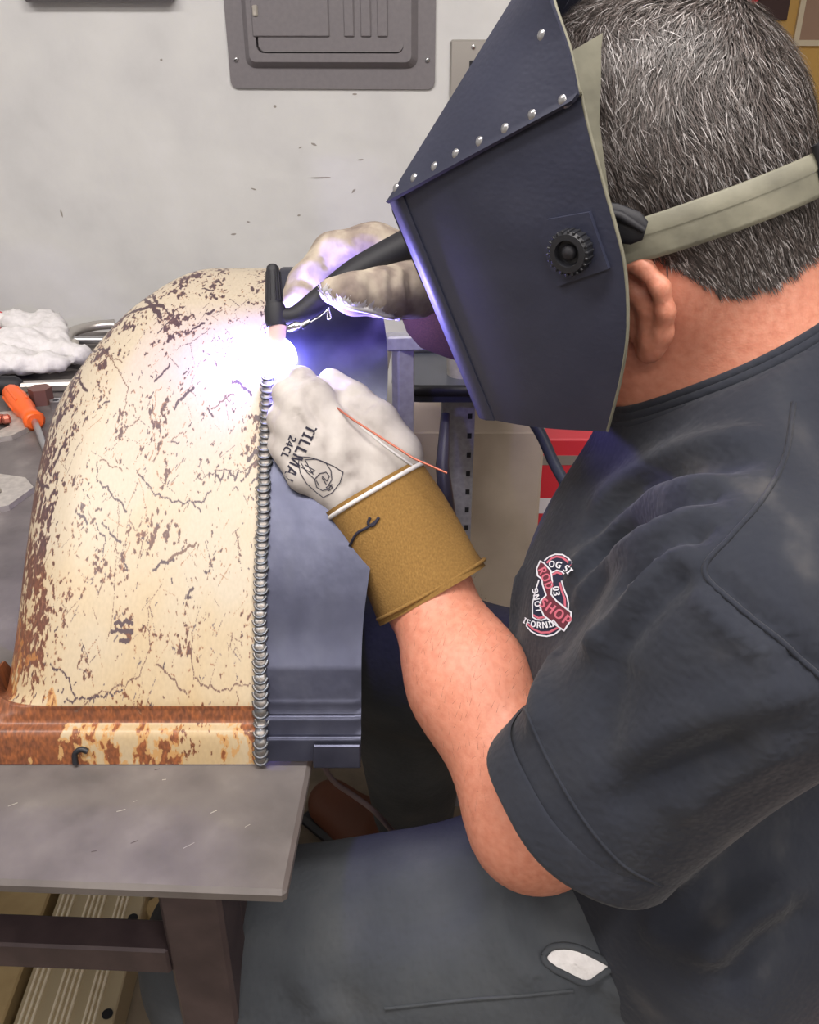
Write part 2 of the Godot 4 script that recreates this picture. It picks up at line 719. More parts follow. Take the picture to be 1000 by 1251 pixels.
func _ready() -> void:
	rng.seed = 4711
	up = Vector3(0, cos(deg_to_rad(PITCH)), -sin(deg_to_rad(PITCH)))
	fwd = Vector3(0, -sin(deg_to_rad(PITCH)), -cos(deg_to_rad(PITCH)))
	# camera
	var cam := Camera3D.new()
	cam.name = "camera"
	cam.position = EYE
	cam.rotation.x = deg_to_rad(-PITCH)
	cam.fov = rad_to_deg(2.0 * atan(625.5 / FOCAL))
	cam.near = 0.02
	cam.far = 30.0
	add_child(cam)
	cam.current = true
	# closed room: nothing but its own lamps lights it
	var env := Environment.new()
	env.background_mode = Environment.BG_COLOR
	env.background_color = Color(0, 0, 0)
	env.tonemap_mode = Environment.TONE_MAPPER_LINEAR
	env.tonemap_exposure = 1.0
	env.sdfgi_enabled = true
	env.ssao_enabled = true
	env.ssil_enabled = true
	var we := WorldEnvironment.new()
	we.name = "environment"
	we.environment = env
	add_child(we)
	wall_o = at(400, 60, 1.53)
	wall_plane = Plane(room_turn * Vector3(0, 0, 1), wall_o)
	wall_o.y = 0.0
	ceiling_lamps()
	materials()
	room()
	wall_fittings()
	bench()
	fender()
	welder()
	helmet()
	torch_and_rod()
	bench_clutter()
	under_bench()
	behind()

# point in the room's own axes: x along the back wall, y up, z out from it
func rm(x: float, y: float, z: float) -> Vector3:
	return wall_o + room_turn * Vector3(x, y, z)

func ceiling_lamps() -> void:
	var spots := [[0.45, 1.45, 1.3, "above the seated welder"], [-1.0, 1.6, 1.3, "beside the left wall"], [1.6, 2.6, 1.3, "beside the right wall"], [0.2, 3.2, 1.3, "nearest the front wall"]]
	var glow := mat(rgb(250, 250, 245), 0.5)
	glow.emission_enabled = true
	glow.emission = Color(1.0, 0.97, 0.92)
	glow.emission_energy_multiplier = 1.5
	var white := mat(rgb(225, 225, 222), 0.5)
	for s in spots:
		var p := rm(s[0], 2.6, s[1])
		var t := thing("ceiling_lamp", "long white ceiling lamp with two bare tubes " + s[3], "lamp", p, "ceiling tube lamps")
		var b := MB.new()
		b.box(p + Vector3(0, -0.03, 0), Vector3(1.3, 0.06, 0.3), room_turn, 0.006)
		part("housing", b, white, t)
		for z in [-0.08, 0.08]:
			b = MB.new()
			b.tube([p + room_turn * Vector3(-0.6, -0.085, z), p + room_turn * Vector3(0.6, -0.085, z)], 0.018, 12)
			part("tube", b, glow, t)
		var l := AreaLight3D.new()
		l.name = "lamp_light"
		l.area_size = Vector2(1.25, 0.26)
		l.light_color = Color(1.0, 0.975, 0.957)
		l.light_energy = 2.95 * s[2] / 1.3
		l.area_range = 12.0
		l.shadow_enabled = true
		t.add_child(l)
		l.position = Vector3(0, -0.115, 0)
		l.basis = room_turn * Basis(Vector3.RIGHT, -PI / 2)

func materials() -> void:
	var n_fine := noise_img(256, 0.06, 3, 4)
	var n_coarse := noise_img(512, 0.008, 7, 5)
	var n_cell := noise_img(256, 0.09, 11, 3, FastNoiseLite.TYPE_CELLULAR)
	var n_grain := noise_img(256, 0.25, 5, 2)
	M.bump_fine = bump_tex(n_fine, 2.0)
	M.bump_grain = bump_tex(n_grain, 2.0)
	M.bump_cell = bump_tex(n_cell, 2.0)
	M.wall = tri_mat(ramp_tex(n_coarse, [[0.0, rgb(195, 195, 195)], [0.35, rgb(204, 204, 204)], [0.7, rgb(209, 209, 208)], [1.0, rgb(213, 213, 213)]]), 1.1, 0.62, 0.0, M.bump_fine, 0.12)
	M.ceiling = mat(rgb(225, 223, 218), 0.9)
	M.warm_lit_wall = tri_mat(ramp_tex(n_coarse, [[0.0, rgb(214, 172, 96)], [1.0, rgb(226, 186, 112)]]), 1.0, 0.7)  # far wall: the warm light back there is put into its yellow colour
	M.floor = tri_mat(ramp_tex(n_coarse, [[0.0, rgb(98, 88, 76)], [0.5, rgb(128, 116, 100)], [1.0, rgb(150, 138, 120)]]), 1.4, 0.7, 0.0, M.bump_fine, 0.3)
	M.panel_grey = tri_mat(ramp_tex(n_fine, [[0.0, rgb(114, 110, 114)], [1.0, rgb(122, 118, 121)]]), 6.0, 0.5)
	M.steel = mat(rgb(190, 190, 192), 0.3, 0.9)
	M.bright_steel = mat(rgb(225, 225, 228), 0.18, 1.0)
	M.brushed = mat(rgb(196, 192, 186), 0.38, 0.85)
	M.bench_top = tri_mat(ramp_tex(n_coarse, [[0.0, rgb(88, 83, 81)], [0.4, rgb(102, 96, 94)], [0.7, rgb(110, 104, 101)], [1.0, rgb(126, 120, 116)]]), 3.0, 0.5, 0.15, M.bump_fine, 0.16)
	M.bench_frame = tri_mat(ramp_tex(n_coarse, [[0.0, rgb(58, 47, 50)], [1.0, rgb(80, 67, 68)]]), 5.0, 0.5, 0.2)
	M.bare_sheet = tri_mat(ramp_tex(n_coarse, [[0.0, rgb(52, 54, 68)], [0.5, rgb(64, 66, 82)], [1.0, rgb(78, 80, 94)]]), 5.0, 0.36, 0.75, M.bump_fine, 0.08)
	M.weld = tri_mat(ramp_tex(n_fine, [[0.0, rgb(66, 82, 102)], [0.4, rgb(104, 112, 124)], [0.7, rgb(128, 124, 120)], [1.0, rgb(92, 80, 74)]]), 9.0, 0.42, 0.8)
	M.skin = tri_mat(ramp_tex(n_fine, [[0.0, rgb(188, 116, 92)], [0.45, rgb(204, 134, 109)], [1.0, rgb(214, 150, 126)]]), 9.0, 0.52, 0.0, M.bump_grain, 0.18)
	M.skin.subsurf_scatter_enabled = true
	M.skin.subsurf_scatter_strength = 0.12
	M.shirt = tri_mat(ramp_tex(n_coarse, [[0.0, rgb(25, 29, 40)], [0.55, rgb(33, 37, 48)], [0.78, rgb(43, 46, 54)], [1.0, rgb(84, 82, 82)]]), 2.6, 0.92, 0.0, M.bump_grain, 0.3)
	M.shirt.rim_enabled = true
	M.shirt.rim = 0.15
	M.trousers = tri_mat(ramp_tex(n_coarse, [[0.0, rgb(50, 54, 60)], [0.5, rgb(63, 67, 72)], [1.0, rgb(80, 82, 84)]]), 2.4, 0.9, 0.0, M.bump_grain, 0.3)
	M.glove = tri_mat(ramp_tex(n_coarse, [[0.0, rgb(140, 132, 128)], [0.4, rgb(180, 173, 168)], [1.0, rgb(206, 200, 194)]]), 7.0, 0.8, 0.0, M.bump_fine, 0.25)
	M.glove_dirty = tri_mat(ramp_tex(n_coarse, [[0.0, rgb(96, 84, 80)], [0.35, rgb(140, 126, 116)], [0.6, rgb(176, 164, 148)], [1.0, rgb(206, 194, 172)]]), 6.0, 0.82, 0.0, M.bump_fine, 0.3)
	M.suede = tri_mat(ramp_tex(n_grain, [[0.0, rgb(112, 82, 40)], [0.5, rgb(138, 104, 52)], [1.0, rgb(164, 130, 74)]]), 8.0, 0.95, 0.0, M.bump_grain, 0.5)
	M.suede_dark = tri_mat(ramp_tex(n_grain, [[0.0, rgb(66, 44, 34)], [1.0, rgb(112, 78, 56)]]), 8.0, 0.95)
	M.helmet = tri_mat(ramp_tex(n_coarse, [[0.0, rgb(40, 43, 60)], [0.6, rgb(47, 50, 68)], [1.0, rgb(56, 59, 76)]]), 4.0, 0.48, 0.0, M.bump_grain, 0.12)
	M.helmet_in = mat(rgb(24, 24, 30), 0.8)
	M.black = mat(rgb(30, 31, 36), 0.5)
	M.rubber = mat(rgb(26, 26, 32), 0.62)
	M.olive = tri_mat(ramp_tex(n_coarse, [[0.0, rgb(98, 96, 84)], [0.5, rgb(124, 122, 106)], [1.0, rgb(140, 137, 120)]]), 6.0, 0.62, 0.0, M.bump_fine, 0.15)
	M.ink = mat(rgb(38, 36, 52), 0.8)
	M.white_print = mat(rgb(214, 212, 220), 0.8)
	M.pink_print = mat(rgb(196, 98, 116), 0.8)
	M.maroon = mat(rgb(96, 34, 48), 0.8)
	M.navy_print = mat(rgb(30, 32, 56), 0.85)
	M.orange = mat(rgb(238, 100, 34), 0.4)
	M.red = mat(rgb(200, 44, 58), 0.5)
	M.white_cloth = tri_mat(ramp_tex(n_fine, [[0.0, rgb(206, 203, 202)], [1.0, rgb(232, 229, 228)]]), 6.0, 0.9, 0.0, M.bump_grain, 0.4)
	M.card = tri_mat(ramp_tex(n_coarse, [[0.0, rgb(176, 162, 146)], [1.0, rgb(196, 182, 166)]]), 2.0, 0.85)
	M.grey_tray = mat(rgb(62, 66, 76), 0.35)
	M.galv = tri_mat(ramp_tex(n_cell, [[0.0, rgb(146, 146, 154)], [1.0, rgb(176, 176, 184)]]), 5.0, 0.5, 0.15)
	M.wood = tri_mat(ramp_tex(n_coarse, [[0.0, rgb(166, 142, 100)], [1.0, rgb(190, 166, 122)]]), 3.0, 0.75)
	M.brown_boot = mat(rgb(98, 54, 34), 0.6)
	M.copper = mat(rgb(190, 112, 92), 0.35, 0.7)
	M.plate_steel = tri_mat(ramp_tex(n_fine, [[0.0, rgb(176, 170, 162)], [1.0, rgb(206, 200, 190)]]), 6.0, 0.4, 0.55)

func room() -> void:
	var b := MB.new()
	b.box(rm(0.3, -0.05, 1.6), Vector3(6.4, 0.1, 6.6), room_turn, 0.0)
	struct("floor", b, M.floor)
	b = MB.new()
	b.box(rm(0.3, 2.65, 1.6), Vector3(6.4, 0.1, 6.6), room_turn, 0.0)
	struct("ceiling", b, M.ceiling)
	b = MB.new()
	b.box(rm(-0.95, 1.3, -0.05), Vector3(3.1, 2.6, 0.1), room_turn, 0.0)
	struct("wall_back", b, M.wall)
	b = MB.new()
	b.box(rm(0.55, 1.3, -0.7), Vector3(0.1, 2.6, 1.2), room_turn, 0.0)
	struct("wall_return", b, M.wall)
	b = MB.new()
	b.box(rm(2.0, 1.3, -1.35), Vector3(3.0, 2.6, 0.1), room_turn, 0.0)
	struct("wall_far", b, M.warm_lit_wall)
	b = MB.new()
	b.box(rm(-2.55, 1.3, 1.6), Vector3(0.1, 2.6, 6.5), room_turn, 0.0)
	struct("wall_left", b, M.wall)
	b = MB.new()
	b.box(rm(3.45, 1.3, 1.6), Vector3(0.1, 2.6, 6.5), room_turn, 0.0)
	struct("wall_right", b, M.wall)
	b = MB.new()
	b.box(rm(0.3, 1.3, 4.85), Vector3(6.4, 2.6, 0.1), room_turn, 0.0)
	struct("wall_front", b, M.wall)

# local axes on the back wall: metres from the point under a picture position
func wall_xf(px: float, py: float) -> Transform3D:
	return Transform3D(room_turn, on_wall(px, py, wall_plane))

func rounded(w: float, h: float, r: float, seg := 5) -> Array:
	var out := []
	for q in 4:
		var ce := Vector2((w / 2 - r) * (1 if q in [0, 3] else -1), (h / 2 - r) * (1 if q in [0, 1] else -1))
		for i in seg + 1:
			var a := PI / 2 * (q + float(i) / seg)
			out.append(ce + Vector2(cos(a), sin(a)) * r)
	return out

func wall_fittings() -> void:
	# breaker panel: cover, raised frame, hinged door with pressed ribs, latch, screws
	var c0 := on_wall(283, 109, wall_plane)
	var c1 := on_wall(531, 108, wall_plane)
	var w := (c1 - c0).length()
	var h := 0.36
	var o := (c0 + c1) * 0.5 + Vector3(0, h / 2, 0)
	var xf := Transform3D(room_turn, o)
	var t := thing("breaker_panel", "grey metal electrical breaker panel with hinged door on the white wall", "breaker panel", o + Vector3(0, -h / 2, 0))
	var b := MB.new()
	b.prism(rounded(w, h, 0.012), 0.004, xf)
	part("cover", b, M.panel_grey, t)
	b = MB.new()
	var fw := w - 0.075
	var fh := h - 0.08
	# raised dish with sloped sides
	var lo := rounded(fw + 0.016, fh + 0.016, 0.016)
	var hi := rounded(fw - 0.004, fh - 0.004, 0.01)
	var in_ := rounded(fw - 0.03, fh - 0.03, 0.012)
	for i in lo.size():
		var j := (i + 1) % lo.size()
		b.quad(xf * Vector3(lo[i].x, lo[i].y, 0.004), xf * Vector3(lo[j].x, lo[j].y, 0.004), xf * Vector3(hi[j].x, hi[j].y, 0.017), xf * Vector3(hi[i].x, hi[i].y, 0.017), xf.basis * Vector3(lo[i].x, lo[i].y, 0.3))
		b.quad(xf * Vector3(hi[i].x, hi[i].y, 0.017), xf * Vector3(hi[j].x, hi[j].y, 0.017), xf * Vector3(in_[j].x, in_[j].y, 0.017), xf * Vector3(in_[i].x, in_[i].y, 0.017), room_turn.z)
		b.quad(xf * Vector3(in_[i].x, in_[i].y, 0.017), xf * Vector3(in_[j].x, in_[j].y, 0.017), xf * Vector3(in_[j].x, in_[j].y, 0.004), xf * Vector3(in_[i].x, in_[i].y, 0.004), -(xf.basis * Vector3(in_[i].x, in_[i].y, 0)))
	part("raised_frame", b, M.panel_grey, t)
	b = MB.new()
	var dxf := xf * Transform3D(Basis.IDENTITY, Vector3(0.002, 0.0, 0.006))
	b.prism(rounded(fw - 0.034, fh - 0.034, 0.012), 0.011, dxf)
	var door := part("door", b, M.panel_grey, t)
	for x in [0.020, 0.048, 0.076]:
		b = MB.new()
		b.box(dxf * Vector3(x + 0.012, 0.002, 0.0115), Vector3(0.018, fh - 0.075, 0.005), room_turn, 0.003)
		part("rib", b, M.panel_grey, door)
	b = MB.new()
	b.box(dxf * Vector3(-0.066, 0.002, 0.0115), Vector3(0.13, fh - 0.075, 0.005), room_turn, 0.003)
	part("rib", b, M.panel_grey, door)
	b = MB.new()
	b.box(xf * Vector3(-fw / 2 + 0.018, -0.062, 0.019), Vector3(0.009, 0.017, 0.008), room_turn, 0.002)
	part("latch", b, M.plate_steel, t, "small pale latch")
	for s in [[-1, -1], [1, -1], [-1, 1], [1, 1]]:
		b = MB.new()
		var sp := xf * Vector3(s[0] * (w / 2 - 0.013), s[1] * (h / 2 - 0.045), 0.004)
		b.ball(sp, Vector3(0.0045, 0.0045, 0.003), room_turn, 6, 12)
		var sc := part("screw", b, M.steel, t)
		b = MB.new()
		b.box(sp + room_turn.z * 0.0028, Vector3(0.007, 0.0012, 0.0012), room_turn * Basis(Vector3.BACK, 0.5), 0.0002)
		part("slot", b, M.black, sc)
	# wall box whose lower edge just shows
	var p := on_wall(125, 3, wall_plane)
	t = thing("wall_cabinet", "dark grey metal box fixed high on the white wall", "box", p)
	b = MB.new()
	b.box(p + room_turn * Vector3(0, 0.15, 0.012), Vector3(0.258, 0.3, 0.024), room_turn, 0.006)
	part("body", b, M.panel_grey, t)
	b = MB.new()
	b.box(p + room_turn * Vector3(0, 0.15, 0.027), Vector3(0.232, 0.27, 0.008), room_turn, 0.003)
	part("door", b, M.panel_grey, t)
	# switch plate
	var q := on_wall(577, 96, wall_plane)
	t = thing("outlet_plate", "stainless steel outlet plate on the white wall beside the breaker panel", "outlet", q + Vector3(0, -0.06, 0))
	xf = Transform3D(room_turn, q)
	b = MB.new()
	b.box(q + room_turn.z * 0.004, Vector3(0.078, 0.118, 0.008), room_turn, 0.005)
	part("plate", b, M.brushed, t)
	for y in [0.048, -0.048]:
		b = MB.new()
		b.ball(xf * Vector3(0, y, 0.009), Vector3(0.004, 0.004, 0.002), room_turn, 5, 10)
		part("screw", b, M.bright_steel, t)
	b = MB.new()
	b.box(xf * Vector3(0, 0.0, 0.008), Vector3(0.012, 0.056, 0.005), room_turn, 0.001)
	part("slot", b, M.black, t)
	# scuffs and specks on the paint
	var mk := mat(rgb(150, 144, 138), 0.8)
	for s in [[367, 180, 6, 2, 0.4], [383, 176, 9, 3, -0.4], [336, 130, 5, 4, 0], [390, 217, 34, 2, 0.05], [432, 233, 8, 3, 0.8], [310, 231, 10, 2, -0.3], [285, 286, 9, 3, 0.2], [303, 271, 6, 2, 0], [75, 260, 3, 12, 0.1], [197, 73, 4, 3, 0], [433, 115, 8, 2, 0.0], [365, 263, 5, 3, 0], [440, 195, 8, 2, 0.1], [520, 245, 8, 3, 0.1]]:
		var so := on_wall(s[0], s[1], wall_plane)
		b = MB.new()
		var poly := []
		for i in 9:
			var a := TAU * i / 9
			poly.append(Vector2(cos(a) * s[2] * 0.0007 * rng.randf_range(0.6, 1.1), sin(a) * s[3] * 0.0007 * rng.randf_range(0.6, 1.1)).rotated(s[4]))
		b.prism(poly, 0.0004, Transform3D(room_turn, so))
		var o2 := MeshInstance3D.new()
		o2.name = "scuff"
		o2.mesh = b.mesh()
		o2.material_override = mk
		get_node("wall_back").add_child(o2, true)

func bench() -> void:
	var fr := on_y(349, 1091, BENCH)
	var fl := on_y(0, 1078, BENCH)
	var bx := (fr - fl).normalized()
	var bz := bx.cross(Vector3.UP).normalized()      # towards the viewer
	if bz.z < 0: bz = -bz
	var bas := Basis(bx, Vector3.UP, bz)
	var bo := fr
	var wd := 1.25
	var dp := 1.2
	var t := thing("steel_bench", "dark steel welding bench with a thick scratched plate top", "bench", bo + bas * Vector3(-wd / 2, -BENCH, -dp / 2))
	var b := MB.new()
	b.box(bo + bas * Vector3(-wd / 2, -0.006, -dp / 2), Vector3(wd, 0.012, dp), bas, 0.003)
	part("plate_top", b, M.bench_top, t)
	# fine scratches in the plate
	for i in 22:
		var x := rng.randf_range(-0.42, -0.02)
		var z := rng.randf_range(-0.115, -0.01)
		var ln := rng.randf_range(0.002, 0.009)
		var a := rng.randf_range(0.2, 0.7)
		b = MB.new()
		b.box(bo + bas * Vector3(x, 0.00005, z), Vector3(ln, 0.0002, rng.randf_range(0.0003, 0.0007)), bas * Basis(Vector3.UP, a), 0.0)
		part("scratch", b, M.plate_steel if i % 4 else M.bench_frame, t)
	var leg_w := 0.045
	for c in [[-0.075, -0.045], [-wd + 0.075, -0.045], [-0.075, -dp + 0.05], [-wd + 0.075, -dp + 0.05]]:
		b = MB.new()
		b.box(bo + bas * Vector3(c[0], -0.012 - (BENCH - 0.012) / 2, c[1]), Vector3(leg_w, BENCH - 0.012, leg_w), bas, 0.003)
		part("leg", b, M.bench_frame, t)
	# stretchers
	var pl := Plane(bz, bo + bas * Vector3(0, 0, -0.045 + leg_w / 2))
	var sy := on_wall(150, 1160, pl).y
	b = MB.new()
	b.box(Vector3(bo.x, sy - 0.0135, bo.z) + bas * Vector3(-wd / 2, 0, -0.036), Vector3(wd - 0.15 - leg_w, 0.027, 0.027), bas, 0.002)
	part("stretcher", b, M.bench_frame, t)
	for x in [-0.075, -wd + 0.075]:
		b = MB.new()
		b.box(Vector3(bo.x, sy - 0.02, bo.z) + bas * Vector3(x, 0, -dp / 2), Vector3(0.04, 0.04, dp - 0.1 - leg_w), bas, 0.002)
		part("stretcher", b, M.bench_frame, t)

# ================================================================ fender
# rows from the lower edge up and over: [distance, height over bench, seam x, width left, width right]
var f_rows := [
	[0.514, 0.000, -0.113, 0.290, 0.0755], [0.5185, 0.016, -0.113, 0.270, 0.0755], [0.523, 0.024, -0.113, 0.252, 0.076],
	[0.531, 0.0265, -0.113, 0.238, 0.076], [0.5345, 0.034, -0.1135, 0.230, 0.0765], [0.540, 0.046, -0.114, 0.222, 0.077],
	[0.575, 0.088, -0.116, 0.216, 0.080], [0.63, 0.138, -0.118, 0.216, 0.090], [0.70, 0.195, -0.121, 0.214, 0.100],
	[0.757, 0.2375, -0.123, 0.202, 0.104], [0.82, 0.2665, -0.126, 0.174, 0.100], [0.87, 0.279, -0.128, 0.146, 0.086],
	[0.92, 0.280, -0.129, 0.120, 0.066], [0.98, 0.260, -0.130, 0.100, 0.05], [1.03, 0.213, -0.130, 0.090, 0.05], [1.06, 0.14, -0.130, 0.085, 0.05]]
var f_prof := []      # sampled: {d, y, x, wl, wr, n, s}

func sample_profile() -> void:
	var cnt := f_rows.size()
	var per := 10
	var raw := []
	for i in cnt - 1:
		for j in per:
			var t := float(j) / per
			var r := []
			for q in 5:
				r.append(cubic_interpolate(f_rows[i][q], f_rows[i + 1][q], f_rows[maxi(i - 1, 0)][q], f_rows[mini(i + 2, cnt - 1)][q], t))
			raw.append(r)
	raw.append(f_rows[-1])
	var s := 0.0
	for i in raw.size():
		var a = raw[maxi(i - 1, 0)]
		var b = raw[mini(i + 1, raw.size() - 1)]
		var tg := Vector2(b[0] - a[0], b[1] - a[1]).normalized()
		if i > 0: s += Vector2(raw[i][0] - raw[i - 1][0], raw[i][1] - raw[i - 1][1]).length()
		f_prof.append({"d": raw[i][0], "y": raw[i][1], "x": raw[i][2], "wl": raw[i][3], "wr": raw[i][4], "n": Vector2(-tg.y, tg.x), "s": s})

func f_point(p: Dictionary, x: float, sunk := 0.0) -> Vector3:
	# n points up and towards the viewer
	return Vector3(p.x + x, BENCH + 0.001 + p.y - p.n.y * sunk, -(p.d - p.n.x * sunk))

func f_at(s: float, x: float, sunk := 0.0) -> Vector3:
	for i in range(1, f_prof.size()):
		if f_prof[i].s >= s:
			var t: float = (s - f_prof[i - 1].s) / maxf(f_prof[i].s - f_prof[i - 1].s, 1e-6)
			return f_point(f_prof[i - 1], x, sunk).lerp(f_point(f_prof[i], x, sunk), t)
	return f_point(f_prof[-1], x, sunk)

func f_row_of(d: float) -> float:
	for p in f_prof:
		if p.d >= d: return p.s
	return f_prof[-1].s

func fender() -> void:
	sample_profile()
	var base := f_point(f_prof[0], -0.1)
	var t := thing("truck_fender", "curved sheet metal fender with chipped cream paint, rust and a welded patch", "fender", base)
	var rows := []
	var uvs := []
	var total: float = f_prof[-1].s
	var nu := 56
	for p in f_prof:
		var r: float = clampf(p.wl * 0.4, 0.03, 0.078)
		if p.s < 0.06: r = lerpf(0.02, r, smoothstep(0.02, 0.06, p.s))
		var flat: float = p.wl - r
		var turn := deg_to_rad(lerpf(35.0, 112.0, smoothstep(0.02, 0.055, p.s)))
		var arc := r * turn
		var row := []
		var ur := []
		for i in nu + 1:
			var a := (flat + arc) * i / nu
			if a <= flat:
				row.append(f_point(p, -a))
			else:
				var ph := (a - flat) / r
				row.append(f_point(p, -flat - r * sin(ph), r * (1.0 - cos(ph))))
			ur.append(Vector2(1.0 - a / 0.36, 1.0 - p.s / total))
		rows.append(row)
		uvs.append(ur)
	var b := MB.new()
	b.sheet(rows, 0.0014, uvs)
	part("painted_panel", b, paint_material(), t, "old panel with scratched cream paint and brown rust")
	# new patch of bare sheet
	rows = []
	var steps := [[0.514, 0.004], [0.5195, 0.0185], [0.5205, 0.0205], [0.5225, 0.0205], [0.5245, 0.0195], [0.5295, 0.0295], [0.5305, 0.0318], [0.5325, 0.0325], [0.534, 0.0318], [0.5378, 0.0385], [0.539, 0.0412], [0.541, 0.0428]]
	for q in steps:
		var p := {"d": q[0], "y": q[1], "x": -0.1135, "wr": 0.0765, "n": Vector2.ZERO}
		rows.append(patch_row(p))
	for p in f_prof:
		if p.s > f_row_of(0.5455) and p.d < 1.0: rows.append(patch_row(p))
	b = MB.new()
	b.sheet(rows, 0.0014)
	part("patch_panel", b, M.bare_sheet, t, "new patch of bare blue-grey sheet steel")
	# folded tab at the patch's foot
	b = MB.new()
	b.box(f_point(f_prof[0], 0.058) + Vector3(0, 0.011, 0.003), Vector3(0.036, 0.019, 0.0025), Basis(Vector3.RIGHT, -0.3), 0.001)
	part("tab", b, M.bare_sheet, t)
	# slot in the lower edge
	b = MB.new()
	b.tube(curve3([f_point(f_prof[0], -0.142) + Vector3(0, 0.001, 0.0012), f_point(f_prof[6], -0.142) + Vector3(0, 0, 0.0012), f_point(f_prof[8], -0.137) + Vector3(0, 0, 0.0012), f_point(f_prof[7], -0.132) + Vector3(0, 0, 0.0012)], 4), 0.0022, 6)
	part("slot", b, M.black, t, "dark notch cut in the rusty lower edge")
	# weld bead: a stack of ripples along the seam
	b = MB.new()
	var s1 := f_row_of(0.742)
	var pts := []
	for i in 90: pts.append(f_at(lerpf(0.004, s1, i / 89.0), 0.0, -0.0004))
	b.tube(pts, 0.0038, 8, true, Vector3.RIGHT, 1.2)
	var bead := part("weld_bead", b, M.weld, t, "silvery blue weld bead like a row of stacked coins")
	var rip := MB.new()
	rip.ball(Vector3.ZERO, Vector3(0.0049, 0.0050, 0.0024), Basis.IDENTITY, 5, 10, PI * 0.1)
	var rings := []
	for i in 9:
		var a := PI * (0.5 + i / 8.0)
		rings.append(Vector3(cos(a + PI / 2) * 0.0049, sin(a + PI / 2) * 0.0050, 0.001))
	rip.tube(rings, 0.0011, 5)
	var rmesh := rip.mesh()
	var s := 0.006
	while s < s1:
		var o := MeshInstance3D.new()
		o.name = "weld_ripple"
		o.mesh = rmesh
		o.material_override = M.weld
		bead.add_child(o, true)
		var p0 := f_at(s, 0.0, -0.002)
		var tg := (f_at(s + 0.004, 0.0) - f_at(s - 0.004, 0.0)).normalized()
		var z := Vector3.RIGHT.cross(tg).normalized()
		o.transform = Transform3D(Basis(Vector3.RIGHT, tg, z).rotated(z, rng.randf_range(-0.15, 0.15)).rotated(Vector3.RIGHT, -0.3).scaled(Vector3.ONE * rng.randf_range(0.92, 1.14)), p0 + Vector3(rng.randf_range(-0.0006, 0.0006), 0, 0))
		s += rng.randf_range(0.0056, 0.0068)
	# open seam above the arc
	b = MB.new()
	pts = []
	for i in 40: pts.append(f_at(lerpf(s1, f_row_of(0.95), i / 39.0), 0.0, 0.0004))
	b.tube(pts, 0.0016, 6, true)
	part("seam_gap", b, M.black, t)

func patch_row(p: Dictionary) -> Array:
	var row := []
	for i in 13: row.append(f_point(p, p.wr * i / 12.0))
	return row

